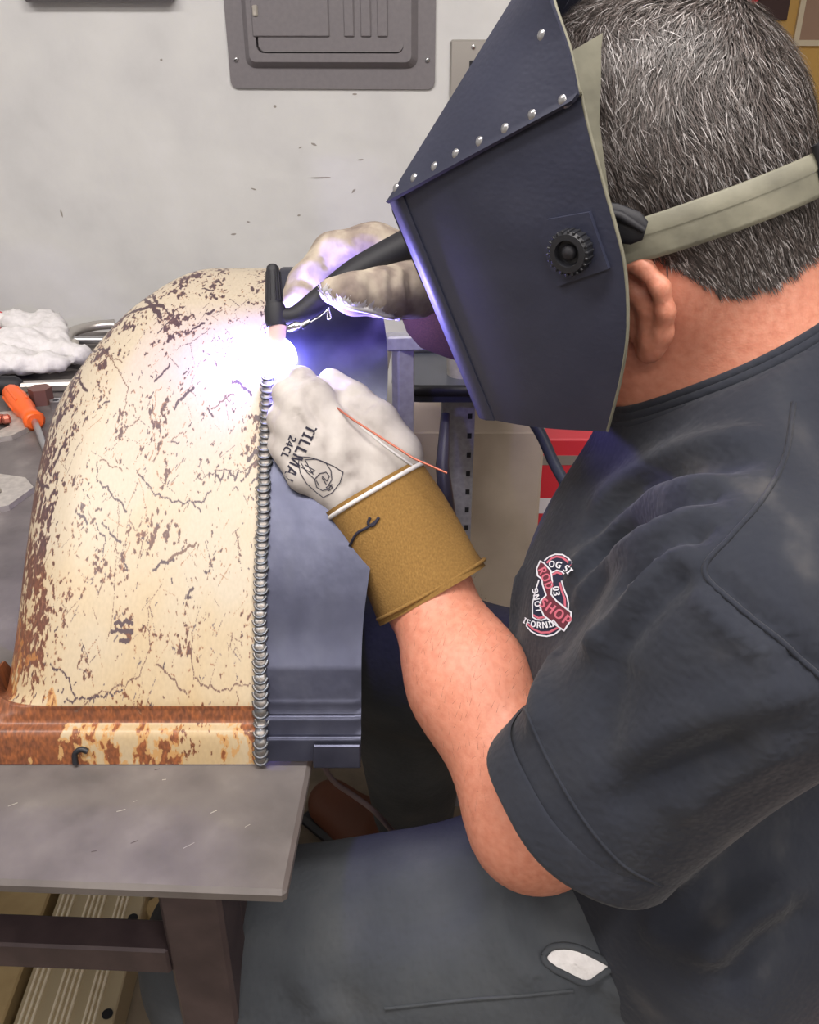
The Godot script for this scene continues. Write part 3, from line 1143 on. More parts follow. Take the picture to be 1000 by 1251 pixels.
# cream enamel, chipped to primer and rust: colour and gloss maps of the old panel
func paint_material() -> StandardMaterial3D:
	var w := 1024
	var n1 := noise_img(w, 0.012, 21, 5).get_data()
	var n2 := noise_img(w, 0.05, 22, 4).get_data()
	var n3 := noise_img(w, 0.004, 23, 3).get_data()
	var n4 := noise_img(w, 0.11, 24, 3).get_data()
	var data := PackedByteArray()
	data.resize(w * w * 3)
	var cream := Vector3(181, 169, 149)
	var ochre := Vector3(179, 151, 106)
	var dark := Vector3(80, 62, 66)
	var rust := Vector3(138, 82, 48)
	var rust2 := Vector3(108, 66, 46)
	for y in w:
		var v := 1.0 - y / float(w)          # 0 lower edge, 1 over the top
		for x in w:
			var i := y * w + x
			var u := x / float(w)            # 1 at the seam
			var a := n1[i] / 255.0
			var b := n2[i] / 255.0
			var cc := n3[i] / 255.0
			var d := n4[i] / 255.0
			var col := cream.lerp(ochre, clampf((0.30 - v) * 2.0 + (cc - 0.5) * 0.7, 0.0, 0.7)) * (0.97 + 0.06 * d)
			# chips to dark primer: crowded along the rounded side and the top, thin in the middle
			var edge := smoothstep(0.66, 0.40, u)
			var topw := smoothstep(0.50, 0.70, v) * (0.35 + 0.65 * smoothstep(1.0, 0.75, u))
			var wear := 0.055 + 0.32 * edge + 0.17 * topw + 0.34 * maxf(cc - 0.5, 0.0)
			var chip := b * 0.62 + d * 0.38 + (a - 0.5) * 0.55
			if chip < 0.16 + wear:
				col = dark.lerp(rust2, clampf((0.42 - v) * 2.4 + (cc - 0.5), 0.0, 1.0)) * (0.8 + 0.4 * d)
			elif chip < 0.185 + wear:
				col = col.lerp(rust, 0.45)
			# rust low on the side, in the flange and in blooms
			var low := smoothstep(0.34, 0.10, v) * smoothstep(0.60, 0.40, u) * 0.62
			if v < 0.050: low = maxf(low, 0.40 + 0.25 * smoothstep(0.7, 0.4, u))
			if v > 0.047 and v < 0.066: low = 0.95
			if v >= 0.066 and v < 0.085: low = maxf(low, 0.33)
			low += 0.22 * smoothstep(0.985, 1.0, u)
			var bloom := a * 0.45 + b * 0.25 + cc * 0.3
			if bloom < low:
				col = rust.lerp(rust2, clampf(b * 1.7 - 0.35, 0.0, 1.0)) * (0.75 + 0.5 * d)
			elif bloom < low + 0.06 and low > 0.15:
				col = col.lerp(Vector3(186, 132, 70), 0.6)
			data[i * 3] = clampi(int(col.x), 0, 255)
			data[i * 3 + 1] = clampi(int(col.y), 0, 255)
			data[i * 3 + 2] = clampi(int(col.z), 0, 255)
	var img := Image.create_from_data(w, w, false, Image.FORMAT_RGB8, data)
	var r := RandomNumberGenerator.new()
	r.seed = 99
	var inks := [rgb(74, 58, 62), rgb(104, 78, 66), rgb(142, 104, 78), rgb(98, 84, 84)]
	# short flecks and scratches
	for i in 1300:
		var p := Vector2(r.randf_range(0.3, 0.99), r.randf_range(0.25, 0.94)) * w
		var a := r.randf_range(0.4, 1.25) if r.randf() < 0.6 else r.randf_range(-1.2, -0.2)
		var ln := r.randf_range(2.0, 9.0) if r.randf() < 0.8 else r.randf_range(10.0, 42.0)
		stroke(img, [p, p + Vector2(cos(a), -sin(a)) * ln], r.randf_range(0.5, 1.4) if ln < 10.0 else r.randf_range(0.4, 0.8), inks[r.randi() % 4], r)
	for m in fender_marks:
		var pts := []
		for i in m[1].size():
			var q := Vector2(m[1][i][0], m[1][i][1]) * w
			if i > 0:
				var p: Vector2 = pts[-1]
				var cnt := int(p.distance_to(q) / 9.0)
				for j in cnt: pts.append(p.lerp(q, (j + 1.0) / (cnt + 1.0)) + Vector2(r.randf_range(-3.2, 3.2), r.randf_range(-3.2, 3.2)))
			pts.append(q)
		stroke(img, pts, m[0] * 0.62, inks[m[2]], r)
	var m := mat(Color.WHITE, 0.42)
	m.albedo_texture = ImageTexture.create_from_image(img)
	return m

var fender_marks := [[2.2,[[0.611,0.658],[0.617,0.684],[0.677,0.71],[0.691,0.722]],0],[1.8,[[0.618,0.658],[0.671,0.671]],1],[2,[[0.705,0.671],[0.725,0.684],[0.745,0.697],[0.792,0.71],[0.839,0.71],[0.859,0.722]],0],[2,[[0.839,0.71],[0.859,0.71],[0.879,0.697]],0],[1.2,[[0.671,0.71],[0.677,0.779],[0.677,0.848],[0.67,0.866]],1],[1.8,[[0.852,0.857],[0.851,0.883],[0.857,0.906],[0.877,0.912],[0.918,0.918],[0.966,0.912],[0.993,0.912]],1],[4,[[0.781,0.591],[0.803,0.572],[0.823,0.562]],0],[3.5,[[0.922,0.553],[0.941,0.562],[0.961,0.572]],0],[2.2,[[0.868,0.591],[0.888,0.581],[0.921,0.572]],1],[2.2,[[0.716,0.476],[0.737,0.457],[0.747,0.447]],0],[4.5,[[0.831,0.393],[0.852,0.407]],0],[4.5,[[0.83,0.438],[0.85,0.43]],0],[3,[[0.794,0.476],[0.81,0.466]],0],[3.5,[[0.81,0.466],[0.83,0.457]],0],[5,[[0.576,0.325],[0.718,0.447],[0.555,0.319]],0],[3,[[0.553,0.305],[0.747,0.447],[0.744,0.43]],0],[3,[[0.726,0.553],[0.755,0.534],[0.757,0.525]],0],[1.5,[[0.734,0.601],[0.73,0.572],[0.745,0.562]],2],[1.5,[[0.748,0.591],[0.762,0.581]],2],[1.5,[[0.733,0.622],[0.745,0.646]],2],[1.8,[[0.732,0.658],[0.739,0.646]],2],[1.6,[[0.745,0.658],[0.759,0.634]],2],[2.5,[[0.886,0.684],[0.886,0.671],[0.899,0.684],[0.906,0.671]],0],[2.5,[[0.913,0.684],[0.919,0.671],[0.933,0.684],[0.94,0.671]],0],[2.5,[[0.946,0.684],[0.966,0.671]],0],[1.2,[[0.839,0.684],[0.899,0.671],[0.953,0.671],[0.987,0.658]],0],[5,[[0.973,0.601],[0.993,0.601],[1.0,0.612]],0],[5,[[0.96,0.658],[0.98,0.646],[0.993,0.646]],0],[3,[[0.987,0.591],[0.993,0.591]],0],[3,[[0.973,0.684],[1.0,0.671]],0],[4,[[0.684,0.848],[0.724,0.848]],0],[4,[[0.677,0.857],[0.724,0.857]],0],[4,[[0.697,0.866],[0.717,0.866]],0],[3.5,[[0.839,0.82],[0.852,0.81]],0],[3.5,[[0.846,0.82],[0.839,0.82]],0],[3,[[0.758,0.79],[0.778,0.779],[0.805,0.779]],0],[3,[[0.792,0.779],[0.825,0.768],[0.852,0.757]],1],[2.5,[[0.872,0.79],[0.886,0.79]],0],[2.5,[[0.939,0.746],[0.953,0.768]],1],[2.5,[[0.691,0.779],[0.704,0.79]],0],[1.5,[[0.704,0.735],[0.731,0.757],[0.724,0.779]],1],[1.5,[[0.6,0.941],[0.652,0.923],[0.734,0.906],[0.749,0.891]],1],[2.2,[[0.546,0.891],[0.591,0.906],[0.604,0.923]],0],[2,[[0.776,0.891],[0.809,0.906],[0.843,0.923]],1],[2,[[0.582,0.93],[0.635,0.927],[0.706,0.918]],0],[1.5,[[0.346,0.466],[0.378,0.438],[0.642,0.525]],1],[1.5,[[0.66,0.612],[0.666,0.562],[0.428,0.373]],1],[1.2,[[0.645,0.634],[0.701,0.601]],1],[1.2,[[0.738,0.735],[0.724,0.697],[0.705,0.671]],2],[2,[[0.596,0.591],[0.624,0.581]],0],[2,[[0.624,0.735],[0.65,0.757],[0.644,0.779]],0],[3,[[0.577,0.722],[0.603,0.735]],0],[2.4,[[0.637,0.735],[0.684,0.757]],0],[1.2,[[0.761,0.506],[0.816,0.486],[0.845,0.466]],0],[1.4,[[0.884,0.407],[0.912,0.422]],0],[3,[[0.803,0.379],[0.839,0.386]],0],[3,[[0.699,0.422],[0.625,0.312]],0],[3.5,[[0.423,0.466],[0.361,0.447],[0.561,0.562]],0],[3.5,[[0.51,0.476],[0.589,0.496]],0],[4.5,[[0.49,0.658],[0.511,0.634]],0],[4.5,[[0.253,0.562],[0.295,0.515]],0],[6,[[0.549,0.43],[0.65,0.422],[0.715,0.422]],0],[5,[[0.573,0.422],[0.616,0.393],[0.665,0.352]],0],[5,[[0.315,0.496],[0.383,0.476]],0],[4,[[0.272,0.622],[0.483,0.684]],0],[2.4,[[0.861,0.591],[0.874,0.601]],0],[1.5,[[0.895,0.572],[0.908,0.581]],1],[2,[[0.793,0.544],[0.807,0.534]],0],[1.5,[[0.472,0.373],[0.412,0.386]],1],[2,[[0.651,0.515],[0.654,0.506]],0],[1.6,[[0.691,0.79],[0.704,0.757]],2],[1.6,[[0.657,0.79],[0.644,0.82]],1],[1.4,[[0.752,0.83],[0.764,0.874],[0.749,0.891]],1],[1.4,[[0.939,0.857],[0.932,0.883]],1],[1.2,[[0.772,0.634],[0.806,0.622]],1],[1.4,[[0.74,0.612],[0.753,0.622]],0],[1.4,[[0.779,0.634],[0.799,0.634]],0]]

func stroke(img: Image, pts: Array, wd: float, col: Color, r: RandomNumberGenerator) -> void:
	var size := img.get_width()
	for i in pts.size() - 1:
		var a: Vector2 = pts[i]
		var b: Vector2 = pts[i + 1]
		var cnt := int(a.distance_to(b)) + 1
		for j in cnt + 1:
			var p := a.lerp(b, j / float(cnt)) + Vector2(r.randf_range(-0.5, 0.5), r.randf_range(-0.5, 0.5))
			if wd < 3.0 and r.randf() < 0.22: continue
			var rad := wd * r.randf_range(0.45, 1.2)
			for y in range(int(p.y - rad), int(p.y + rad) + 1):
				for x in range(int(p.x - rad), int(p.x + rad) + 1):
					if x >= 0 and y >= 0 and x < size and y < size and Vector2(x + 0.5, y + 0.5).distance_to(p) <= rad:
						img.set_pixel(x, y, col)

# ================================================================ the welder
var LV := Vector3(0.361, 0, -0.9326)      # his right-hand side, away from the viewer
var FV := Vector3(-0.9326, 0, -0.361)     # the way he faces
var HF := Vector3.ZERO
var HU := Vector3.ZERO
var HC := Vector3.ZERO
var body_hits: Hits
var person: Node3D

# the point seen at a picture position that lies w metres to his left of the middle of his head
func side(px: float, py: float, w: float) -> Vector3:
	return Plane(LV, HC - LV * w).intersects_ray(EYE, at(px, py, 1.0) - EYE)

func hp(f: float, u: float, l: float) -> Vector3:
	return HC + HF * f + HU * u + LV * l

func welder() -> void:
	HC = at(795, 195, 0.60)
	var a := deg_to_rad(22.0)
	HF = FV * cos(a) + Vector3.DOWN * sin(a)
	HU = Vector3.UP * cos(a) + FV * sin(a)
	var hb := Basis(HF, HU, LV)
	var tb := Basis(FV, Vector3.UP, LV)
	var nb := side(945, 575, 0.0)
	var sn := nb - LV * 0.175 + Vector3(0, -0.02, 0)
	var sf := nb + LV * 0.175 + Vector3(0, -0.02, 0)
	var el := at(655, 1003, 0.655)
	var wr := at(512, 705, 0.748)
	var mid := at(572, 832, 0.708)
	var elr := at(730, 430, 1.02)
	var wrr := at(545, 385, 0.88)
	person = thing("person", "seated person in black helmet, dark t-shirt and grey trousers, welding with both gloved hands", "person", Vector3(0.3, 0.0, -0.6))
	# ---- skin: torso and arms on one grid, head and ear on a finer one, in one mesh
	var prims := [
		ell(nb + FV * 0.0 + Vector3(0, -0.15, 0), tb, Vector3(0.115, 0.19, 0.145)),
		ell(nb + FV * 0.01 + Vector3(0, -0.30, 0), tb, Vector3(0.14, 0.15, 0.15)),
		cap(sn, sf, 0.045, 0.045),
		cap(nb + Vector3(0, -0.06, 0), hp(-0.03, -0.1, 0), 0.07, 0.06),
		cap(sn, el, 0.050, 0.0445), cap(el, mid, 0.043, 0.043), cap(mid, wr, 0.043, 0.033), cap(wr, at(470, 610, 0.742), 0.032, 0.03),
		cap(sf, elr, 0.050, 0.043), cap(elr, wrr, 0.043, 0.033)]
	var skin := soft(prims, 0.0065, 0.03)
	relax(skin, 2)
	prims = [
		ell(hp(0.0, 0.0, 0), hb, Vector3(0.096, 0.100, 0.076)),
		ell(hp(0.03, -0.05, 0), hb, Vector3(0.07, 0.075, 0.066)),
		cap(hp(0.055, -0.105, -0.03), hp(0.055, -0.105, 0.03), 0.026, 0.026),
		cap(hp(0.0, -0.085, -0.042), hp(0.055, -0.11, -0.02), 0.028, 0.022), cap(hp(0.0, -0.085, 0.042), hp(0.055, -0.11, 0.02), 0.028, 0.022),
		cap(hp(0.092, -0.01, 0), hp(0.112, -0.052, 0), 0.009, 0.013), cap(hp(0.1, -0.054, -0.012), hp(0.1, -0.054, 0.012), 0.009, 0.009),
		cap(hp(0.088, 0.012, -0.035), hp(0.094, 0.012, 0.035), 0.011, 0.011),
		cap(hp(0.095, -0.078, -0.02), hp(0.095, -0.078, 0.02), 0.006, 0.006), cap(hp(0.093, -0.088, -0.018), hp(0.093, -0.088, 0.018), 0.006, 0.006),
		cap(hp(-0.025, -0.06, 0), nb + FV * 0.01 + Vector3(0, 0.05, 0), 0.066, 0.078, LV, 0.94),
		cap(hp(0.015, -0.09, 0), nb + FV * 0.055 + Vector3(0, 0.03, 0), 0.05, 0.064),
		cap(nb + Vector3(0, 0.03, 0), nb + Vector3(0, -0.12, 0), 0.085, 0.1),
		cap(nb + Vector3(0, 0.05, 0), sn, 0.058, 0.05), cap(nb + Vector3(0, 0.05, 0), sf, 0.058, 0.05)]
	for e in [-0.032, 0.032]:
		prims.append(ell(hp(0.099, -0.012, e), hb, Vector3(0.01, 0.009, 0.014), true))
	var head := soft(prims, 0.005, 0.022)
	relax(head, 2)
	prims = []
	for e in [-0.032, 0.032]:
		prims.append(ell(hp(0.083, -0.012, e), hb, Vector3(0.012, 0.012, 0.012)))
	skin.add(head)
	skin.add(soft(prims, 0.003, 0.0))
	# ears: rim, inner ridge, bowl and lobe
	for s in [-1.0, 1.0]:
		prims = []
		var er := [[0.030, -0.050], [0.018, -0.046], [0.006, -0.052], [-0.001, -0.066], [0.0, -0.082], [0.006, -0.096], [0.016, -0.106]]
		var rim := []
		for i in er.size():
			var out: float = [0.074, 0.083, 0.089, 0.091, 0.089, 0.084, 0.077][i]
			rim.append(hp(er[i][0], er[i][1], s * out))
		for i in rim.size() - 1:
			var r0: float = [0.0052, 0.0056, 0.0058, 0.0058, 0.0056, 0.0066, 0.0075][i]
			prims.append(cap(rim[i], rim[i + 1], r0, r0))
		prims.append(cap(hp(0.02, -0.108, s * 0.074), hp(0.014, -0.102, s * 0.079), 0.0078, 0.0078))
		prims.append(cap(hp(0.022, -0.06, s * 0.076), hp(0.012, -0.078, s * 0.083), 0.0045, 0.0048))
		prims.append(cap(hp(0.012, -0.078, s * 0.083), hp(0.018, -0.098, s * 0.079), 0.0048, 0.0045))
		prims.append(ell(hp(0.017, -0.078, s * 0.074), Basis(HF, HU, LV).rotated(HU, s * 0.35), Vector3(0.02, 0.03, 0.006)))
		var ear := soft(prims, 0.0028, 0.005)
		relax(ear, 1)
		skin.add(ear)
	part("body", skin, M.skin, person)
	head_tm = head.hits()
	# fine dark hair on the left forearm
	var ah := MB.new()
	var ar := RandomNumberGenerator.new()
	ar.seed = 31
	var along := (wr - el).normalized()
	for i in skin.v.size():
		var q := skin.v[i] - el
		var g := q.dot(along)
		if g < 0.01 or g > (wr - el).length() - 0.01 or (q - along * g).length() > 0.07: continue
		for k in 1:
			if ar.randf() > 0.5: continue
			var n := skin.n[i]
			var dd := (along * 0.6 + along.cross(n) * 0.8 + Vector3(ar.randfn(0, 0.3), ar.randfn(0, 0.3), ar.randfn(0, 0.3)))
			dd = (dd - n * dd.dot(n)).normalized() * ar.randf_range(0.005, 0.010)
			var p0 := skin.v[i] + Vector3(ar.randfn(0, 0.0015), ar.randfn(0, 0.0015), ar.randfn(0, 0.0015))
			var w := dd.cross(n).normalized() * 0.00010
			ah.tri(p0 - w, p0 + w, p0 + dd + n * 0.0022, n, n, n)
	if ah.v.size() > 0:
		part("arm_hair", ah, mat(rgb(96, 66, 52), 0.7), person).set_meta("kind", "stuff")
	hair(head, nb)
	shirt(tb, nb, sn, sf, elr)
	trousers(tb, nb)
	left_glove()
	right_glove()

var head_tm: Hits

# short greying hair: a cap of scalp and loose strands that follow the skull
func hairline(f: float) -> float:
	var line := [[-0.2, -0.082], [-0.080, -0.088], [-0.063, -0.093], [-0.045, -0.093], [-0.030, -0.088], [-0.017, -0.074], [-0.006, -0.061], [0.012, -0.047], [0.03, -0.04], [0.036, -0.01], [0.06, 0.02], [0.075, 0.05], [0.2, 0.06]]
	for i in line.size() - 1:
		if f <= line[i + 1][0]:
			return lerpf(line[i][1], line[i + 1][1], (f - line[i][0]) / (line[i + 1][0] - line[i][0]))
	return 0.1

func hair(head: MB, nb: Vector3) -> void:
	var cap_ := MB.new()
	var keep := {}
	for t in range(0, head.ix.size(), 3):
		var ok := true
		for j in 3:
			var p := head.v[head.ix[t + j]]
			var q := p - HC
			if q.dot(HU) < hairline(q.dot(HF)) or (q.dot(HU) < -0.1): ok = false
		if not ok: continue
		for j in 3:
			var k := head.ix[t + j]
			if not keep.has(k):
				keep[k] = cap_.v.size()
				var p := head.v[k]
				var q := p - HC
				var in_ := clampf((q.dot(HU) - hairline(q.dot(HF))) / 0.04, 0.0, 1.0)
				cap_.v.append(p + head.n[k] * (0.0008 + 0.004 * in_))
				cap_.n.append(head.n[k])
				cap_.uv.append(Vector2.ZERO)
			cap_.ix.append(keep[k])
	renormal(cap_)
	var dark := tri_mat(ramp_tex(noise_img(128, 0.1, 41, 3), [[0.0, rgb(50, 42, 42)], [1.0, rgb(84, 74, 72)]]), 14.0, 0.7)
	var h := part("hair", cap_, dark, person, "short dark hair going grey")
	# strands
	var r := RandomNumberGenerator.new()
	r.seed = 77
	var area := PackedFloat32Array()
	var sum := 0.0
	for t in range(0, cap_.ix.size(), 3):
		var a := cap_.v[cap_.ix[t]]
		sum += (cap_.v[cap_.ix[t + 1]] - a).cross(cap_.v[cap_.ix[t + 2]] - a).length()
		area.append(sum)
	var st := MB.new()
	st.colored = true
	var cols := [Color(0.045, 0.036, 0.035), Color(0.07, 0.056, 0.053), Color(0.12, 0.098, 0.09), Color(0.19, 0.165, 0.155), Color(0.29, 0.265, 0.255), Color(0.46, 0.435, 0.425)]
	var nz := FastNoiseLite.new()
	nz.seed = 12
	nz.frequency = 22.0
	var whorl := hp(-0.065, 0.07, 0.0)
	for i in 52000:
		var t := area.bsearch(r.randf() * sum) * 3
		var b0 := r.randf()
		var b1 := r.randf()
		if b0 + b1 > 1.0:
			b0 = 1.0 - b0; b1 = 1.0 - b1
		var ia := cap_.ix[t]
		var ib := cap_.ix[t + 1]
		var ic := cap_.ix[t + 2]
		var p := cap_.v[ia] * (1.0 - b0 - b1) + cap_.v[ib] * b0 + cap_.v[ic] * b1
		var n := (cap_.n[ia] * (1.0 - b0 - b1) + cap_.n[ib] * b0 + cap_.n[ic] * b1).normalized()
		var q := p - HC
		var over := q.dot(HU) - hairline(q.dot(HF))
		# growth: away from the whorl, swept down and back on the sides
		var away := (p - whorl)
		away = (away - n * away.dot(n)).normalized()
		var down := -HU - HF * 0.75
		down = (down - n * down.dot(n)).normalized()
		var m := smoothstep(0.02, 0.13, (p - whorl).length())
		var dir := (away * (1.0 - m * 0.55) + down * m * 1.0)
		dir += Vector3(nz.get_noise_3dv(p), nz.get_noise_3dv(p + Vector3(3, 0, 0)), nz.get_noise_3dv(p + Vector3(0, 3, 0))) * 0.8
		dir += Vector3(r.randfn(0, 0.22), r.randfn(0, 0.22), r.randfn(0, 0.22))
		dir = (dir - n * dir.dot(n)).normalized()
		var ln := r.randf_range(0.007, 0.016) * lerpf(0.55, 1.15, clampf(over / 0.08, 0.0, 1.0))
		var w := r.randf_range(0.00018, 0.00034)
		var lift := r.randf_range(0.08, 0.38)
		var sv := dir.cross(n) * w
		var p1 := p + dir * ln * 0.5 + n * ln * lift * 0.5
		var p2 := p + dir * ln + n * ln * lift * 0.55
		var grey := clampf(0.42 + 0.35 * nz.get_noise_3dv(p * 0.5) - 0.12 * clampf((0.03 - over) / 0.03, 0.0, 1.0), 0.1, 0.8)
		var col: Color = cols[3 + r.randi() % 3] if r.randf() < grey * 0.62 else cols[r.randi() % 3]
		var k := st.v.size()
		for x in [p - sv, p + sv, p1 - sv * 0.9, p1 + sv * 0.9, p2]:
			st.v.append(x)
			st.n.append(n)
			st.uv.append(Vector2.ZERO)
			st.c.append(col)
		st.ix.append_array(PackedInt32Array([k, k + 3, k + 1, k, k + 2, k + 3, k + 2, k + 4, k + 3]))
	var sm := mat(Color.WHITE, 0.45)
	sm.vertex_color_use_as_albedo = true
	var so := part("hair_strands", st, sm, person)
	so.set_meta("kind", "stuff")

func shirt(tb: Basis, nb: Vector3, sn: Vector3, sf: Vector3, elr: Vector3) -> void:
	var hem := at(712, 985, 0.605)
	var ax := (hem - sn).normalized()
	var prims := [
		ell(nb + FV * 0.03 + Vector3(0, -0.145, 0), tb, Vector3(0.150, 0.175, 0.175)),
		ell(nb + FV * 0.015 + Vector3(0, -0.285, 0), tb, Vector3(0.18, 0.165, 0.19)),
		ell(nb + FV * 0.005 + Vector3(0, -0.37, 0), tb, Vector3(0.165, 0.135, 0.220)),
		cap(at(872, 1110, 0.668), at(990, 1060, 0.685), 0.080, 0.075), cap(at(868, 1190, 0.675), at(888, 1180, 0.680), 0.056, 0.056), cap(at(872, 1255, 0.685), at(885, 1235, 0.69), 0.040, 0.040),
		cap(sn + Vector3(0, -0.005, 0), sf + Vector3(0, -0.005, 0), 0.062, 0.062),
		cap(nb + Vector3(0, 0.05, 0) - LV * 0.03, sn + Vector3(0, 0.01, 0), 0.07, 0.058), cap(nb + Vector3(0, 0.05, 0) + LV * 0.03, sf, 0.07, 0.058),
		cap(nb - FV * 0.03 + Vector3(0, 0.04, 0), nb - FV * 0.06 + Vector3(0, -0.14, 0), 0.085, 0.11),
		cap(nb + FV * 0.055 + Vector3(0, 0.015, 0), nb + FV * 0.05 + Vector3(0, -0.1, 0), 0.075, 0.1),
		cap(sn + Vector3(0, -0.012, 0), hem + ax * 0.05, 0.078, 0.070),
		cap(sf, sf.lerp(elr, 0.7), 0.078, 0.068)]
	prims[-2].clip = Plane(ax, hem - ax * 0.006)
	prims[-1].clip = Plane((elr - sf).normalized(), sf.lerp(elr, 0.55))
	var mb := soft(prims, 0.006, 0.045, [Plane((HU + HF * 0.2).normalized(), hp(0.0, -0.147, 0.0))])
	relax(mb, 2)
	var tm := mb.hits()
	var folds := []
	# folds that fan from the shoulder across the chest, then sleeve and side
	for l in shirt_folds:
		var line := trace_line(tm, l[0], 0.0, 4)
		if line.size() > 2: folds.append([line, l[1] * 1.5, l[2]])
	fold(mb, folds)
	var o := part("t_shirt", mb, M.shirt, person, "washed-out black t-shirt with a chest emblem")
	tm = mb.hits()
	# turned-up sleeve hem
	var hx := ax.cross(Vector3.UP).normalized()
	var hy := ax.cross(hx)
	var hrows := []
	for q in [[-0.024, 0.0722], [-0.022, 0.0738], [-0.012, 0.0738], [0.0, 0.0742], [0.003, 0.0732], [0.003, 0.0712], [-0.012, 0.0700], [-0.03, 0.069]]:
		var row := []
		for j in 64:
			var a := TAU * j / 64
			var wv: float = 1.0 + 0.012 * sin(a * 3.0 + 0.6) + 0.008 * sin(a * 7.0)
			row.append(hem + ax * (q[0] + 0.002 * sin(a * 4.0)) + (hx * cos(a) + hy * sin(a)) * q[1] * wv)
		hrows.append(row)
	var hb2 := MB.new()
	hb2.grid(hrows, true)
	part("sleeve_hem", hb2, M.shirt, o)
	# ribbed collar lying round the neck
	for q in [[-0.1505, 0.0046, 0.0035], [-0.1455, 0.0042, 0.0015], [-0.141, 0.0034, 0.0]]:
		var line := []
		for j in 49:
			var a := TAU * j / 48
			var c := hp(-0.005, q[0], 0.0)
			var dr := (HF * cos(a) + LV * sin(a) - HU * 0.2 * cos(a)).normalized()
			var h := head_tm.intersect_ray(c + dr * 0.25, -dr)
			line.append((h.position if h.has("position") else c + dr * 0.08) + dr * (0.001 + q[2]))
		hb2 = MB.new()
		hb2.tube(line, q[1], 8, false)
		part("collar_rib", hb2, M.shirt, o)
	# stitched seams: collar rib, armhole, sleeve hem
	for l in [[[[969, 492], [958, 560], [930, 612], [893, 655], [860, 698], [900, 740], [955, 785], [1010, 835]], 0.0016], [[[640, 862], [668, 925], [712, 1000], [760, 1056], [808, 1082]], 0.0011]]:
		var line := trace_line(tm, l[0], 0.0003, 8)
		if line.size() > 2:
			var b := MB.new()
			b.tube(line, l[1], 6)
			part("stitched_seam", b, M.shirt, o)
	shirt_tm = tm

var shirt_tm: Hits
var shirt_folds := [
	[[[900, 585], [800, 610], [735, 660], [690, 715]], 0.006, 0.009], [[[890, 600], [790, 640], [725, 690]], -0.006, 0.008],
	[[[880, 610], [800, 650], [740, 700], [700, 745]], 0.006, 0.009], [[[870, 640], [800, 680], [750, 725]], -0.006, 0.008],
	[[[930, 560], [830, 580], [760, 620], [715, 670]], -0.005, 0.009], [[[950, 530], [850, 545], [770, 580], [720, 630]], 0.005, 0.01],
	[[[850, 660], [800, 700], [750, 770], [715, 790]], 0.007, 0.010], [[[840, 690], [790, 740], [740, 800]], -0.006, 0.01],
	[[[860, 700], [900, 742], [960, 790], [1005, 835]], -0.004, 0.006], [[[850, 715], [890, 760], [960, 810]], 0.004, 0.008],
	[[[690, 790], [660, 850], [660, 900]], 0.005, 0.012], [[[760, 800], [740, 880], [750, 960]], -0.004, 0.014],
	[[[720, 960], [800, 900], [900, 860], [1000, 840]], 0.005, 0.012], [[[740, 990], [820, 940], [920, 900]], -0.004, 0.012],
	[[[860, 1180], [900, 1120], [960, 1090]], 0.006, 0.012], [[[880, 1210], [930, 1150], [1000, 1110]], -0.005, 0.01], [[[780, 1120], [860, 1150], [990, 1060]], 0.005, 0.014],
	[[[820, 1000], [880, 950], [980, 900]], 0.004, 0.014], [[[640, 690], [630, 760], [640, 830]], 0.004, 0.012]]

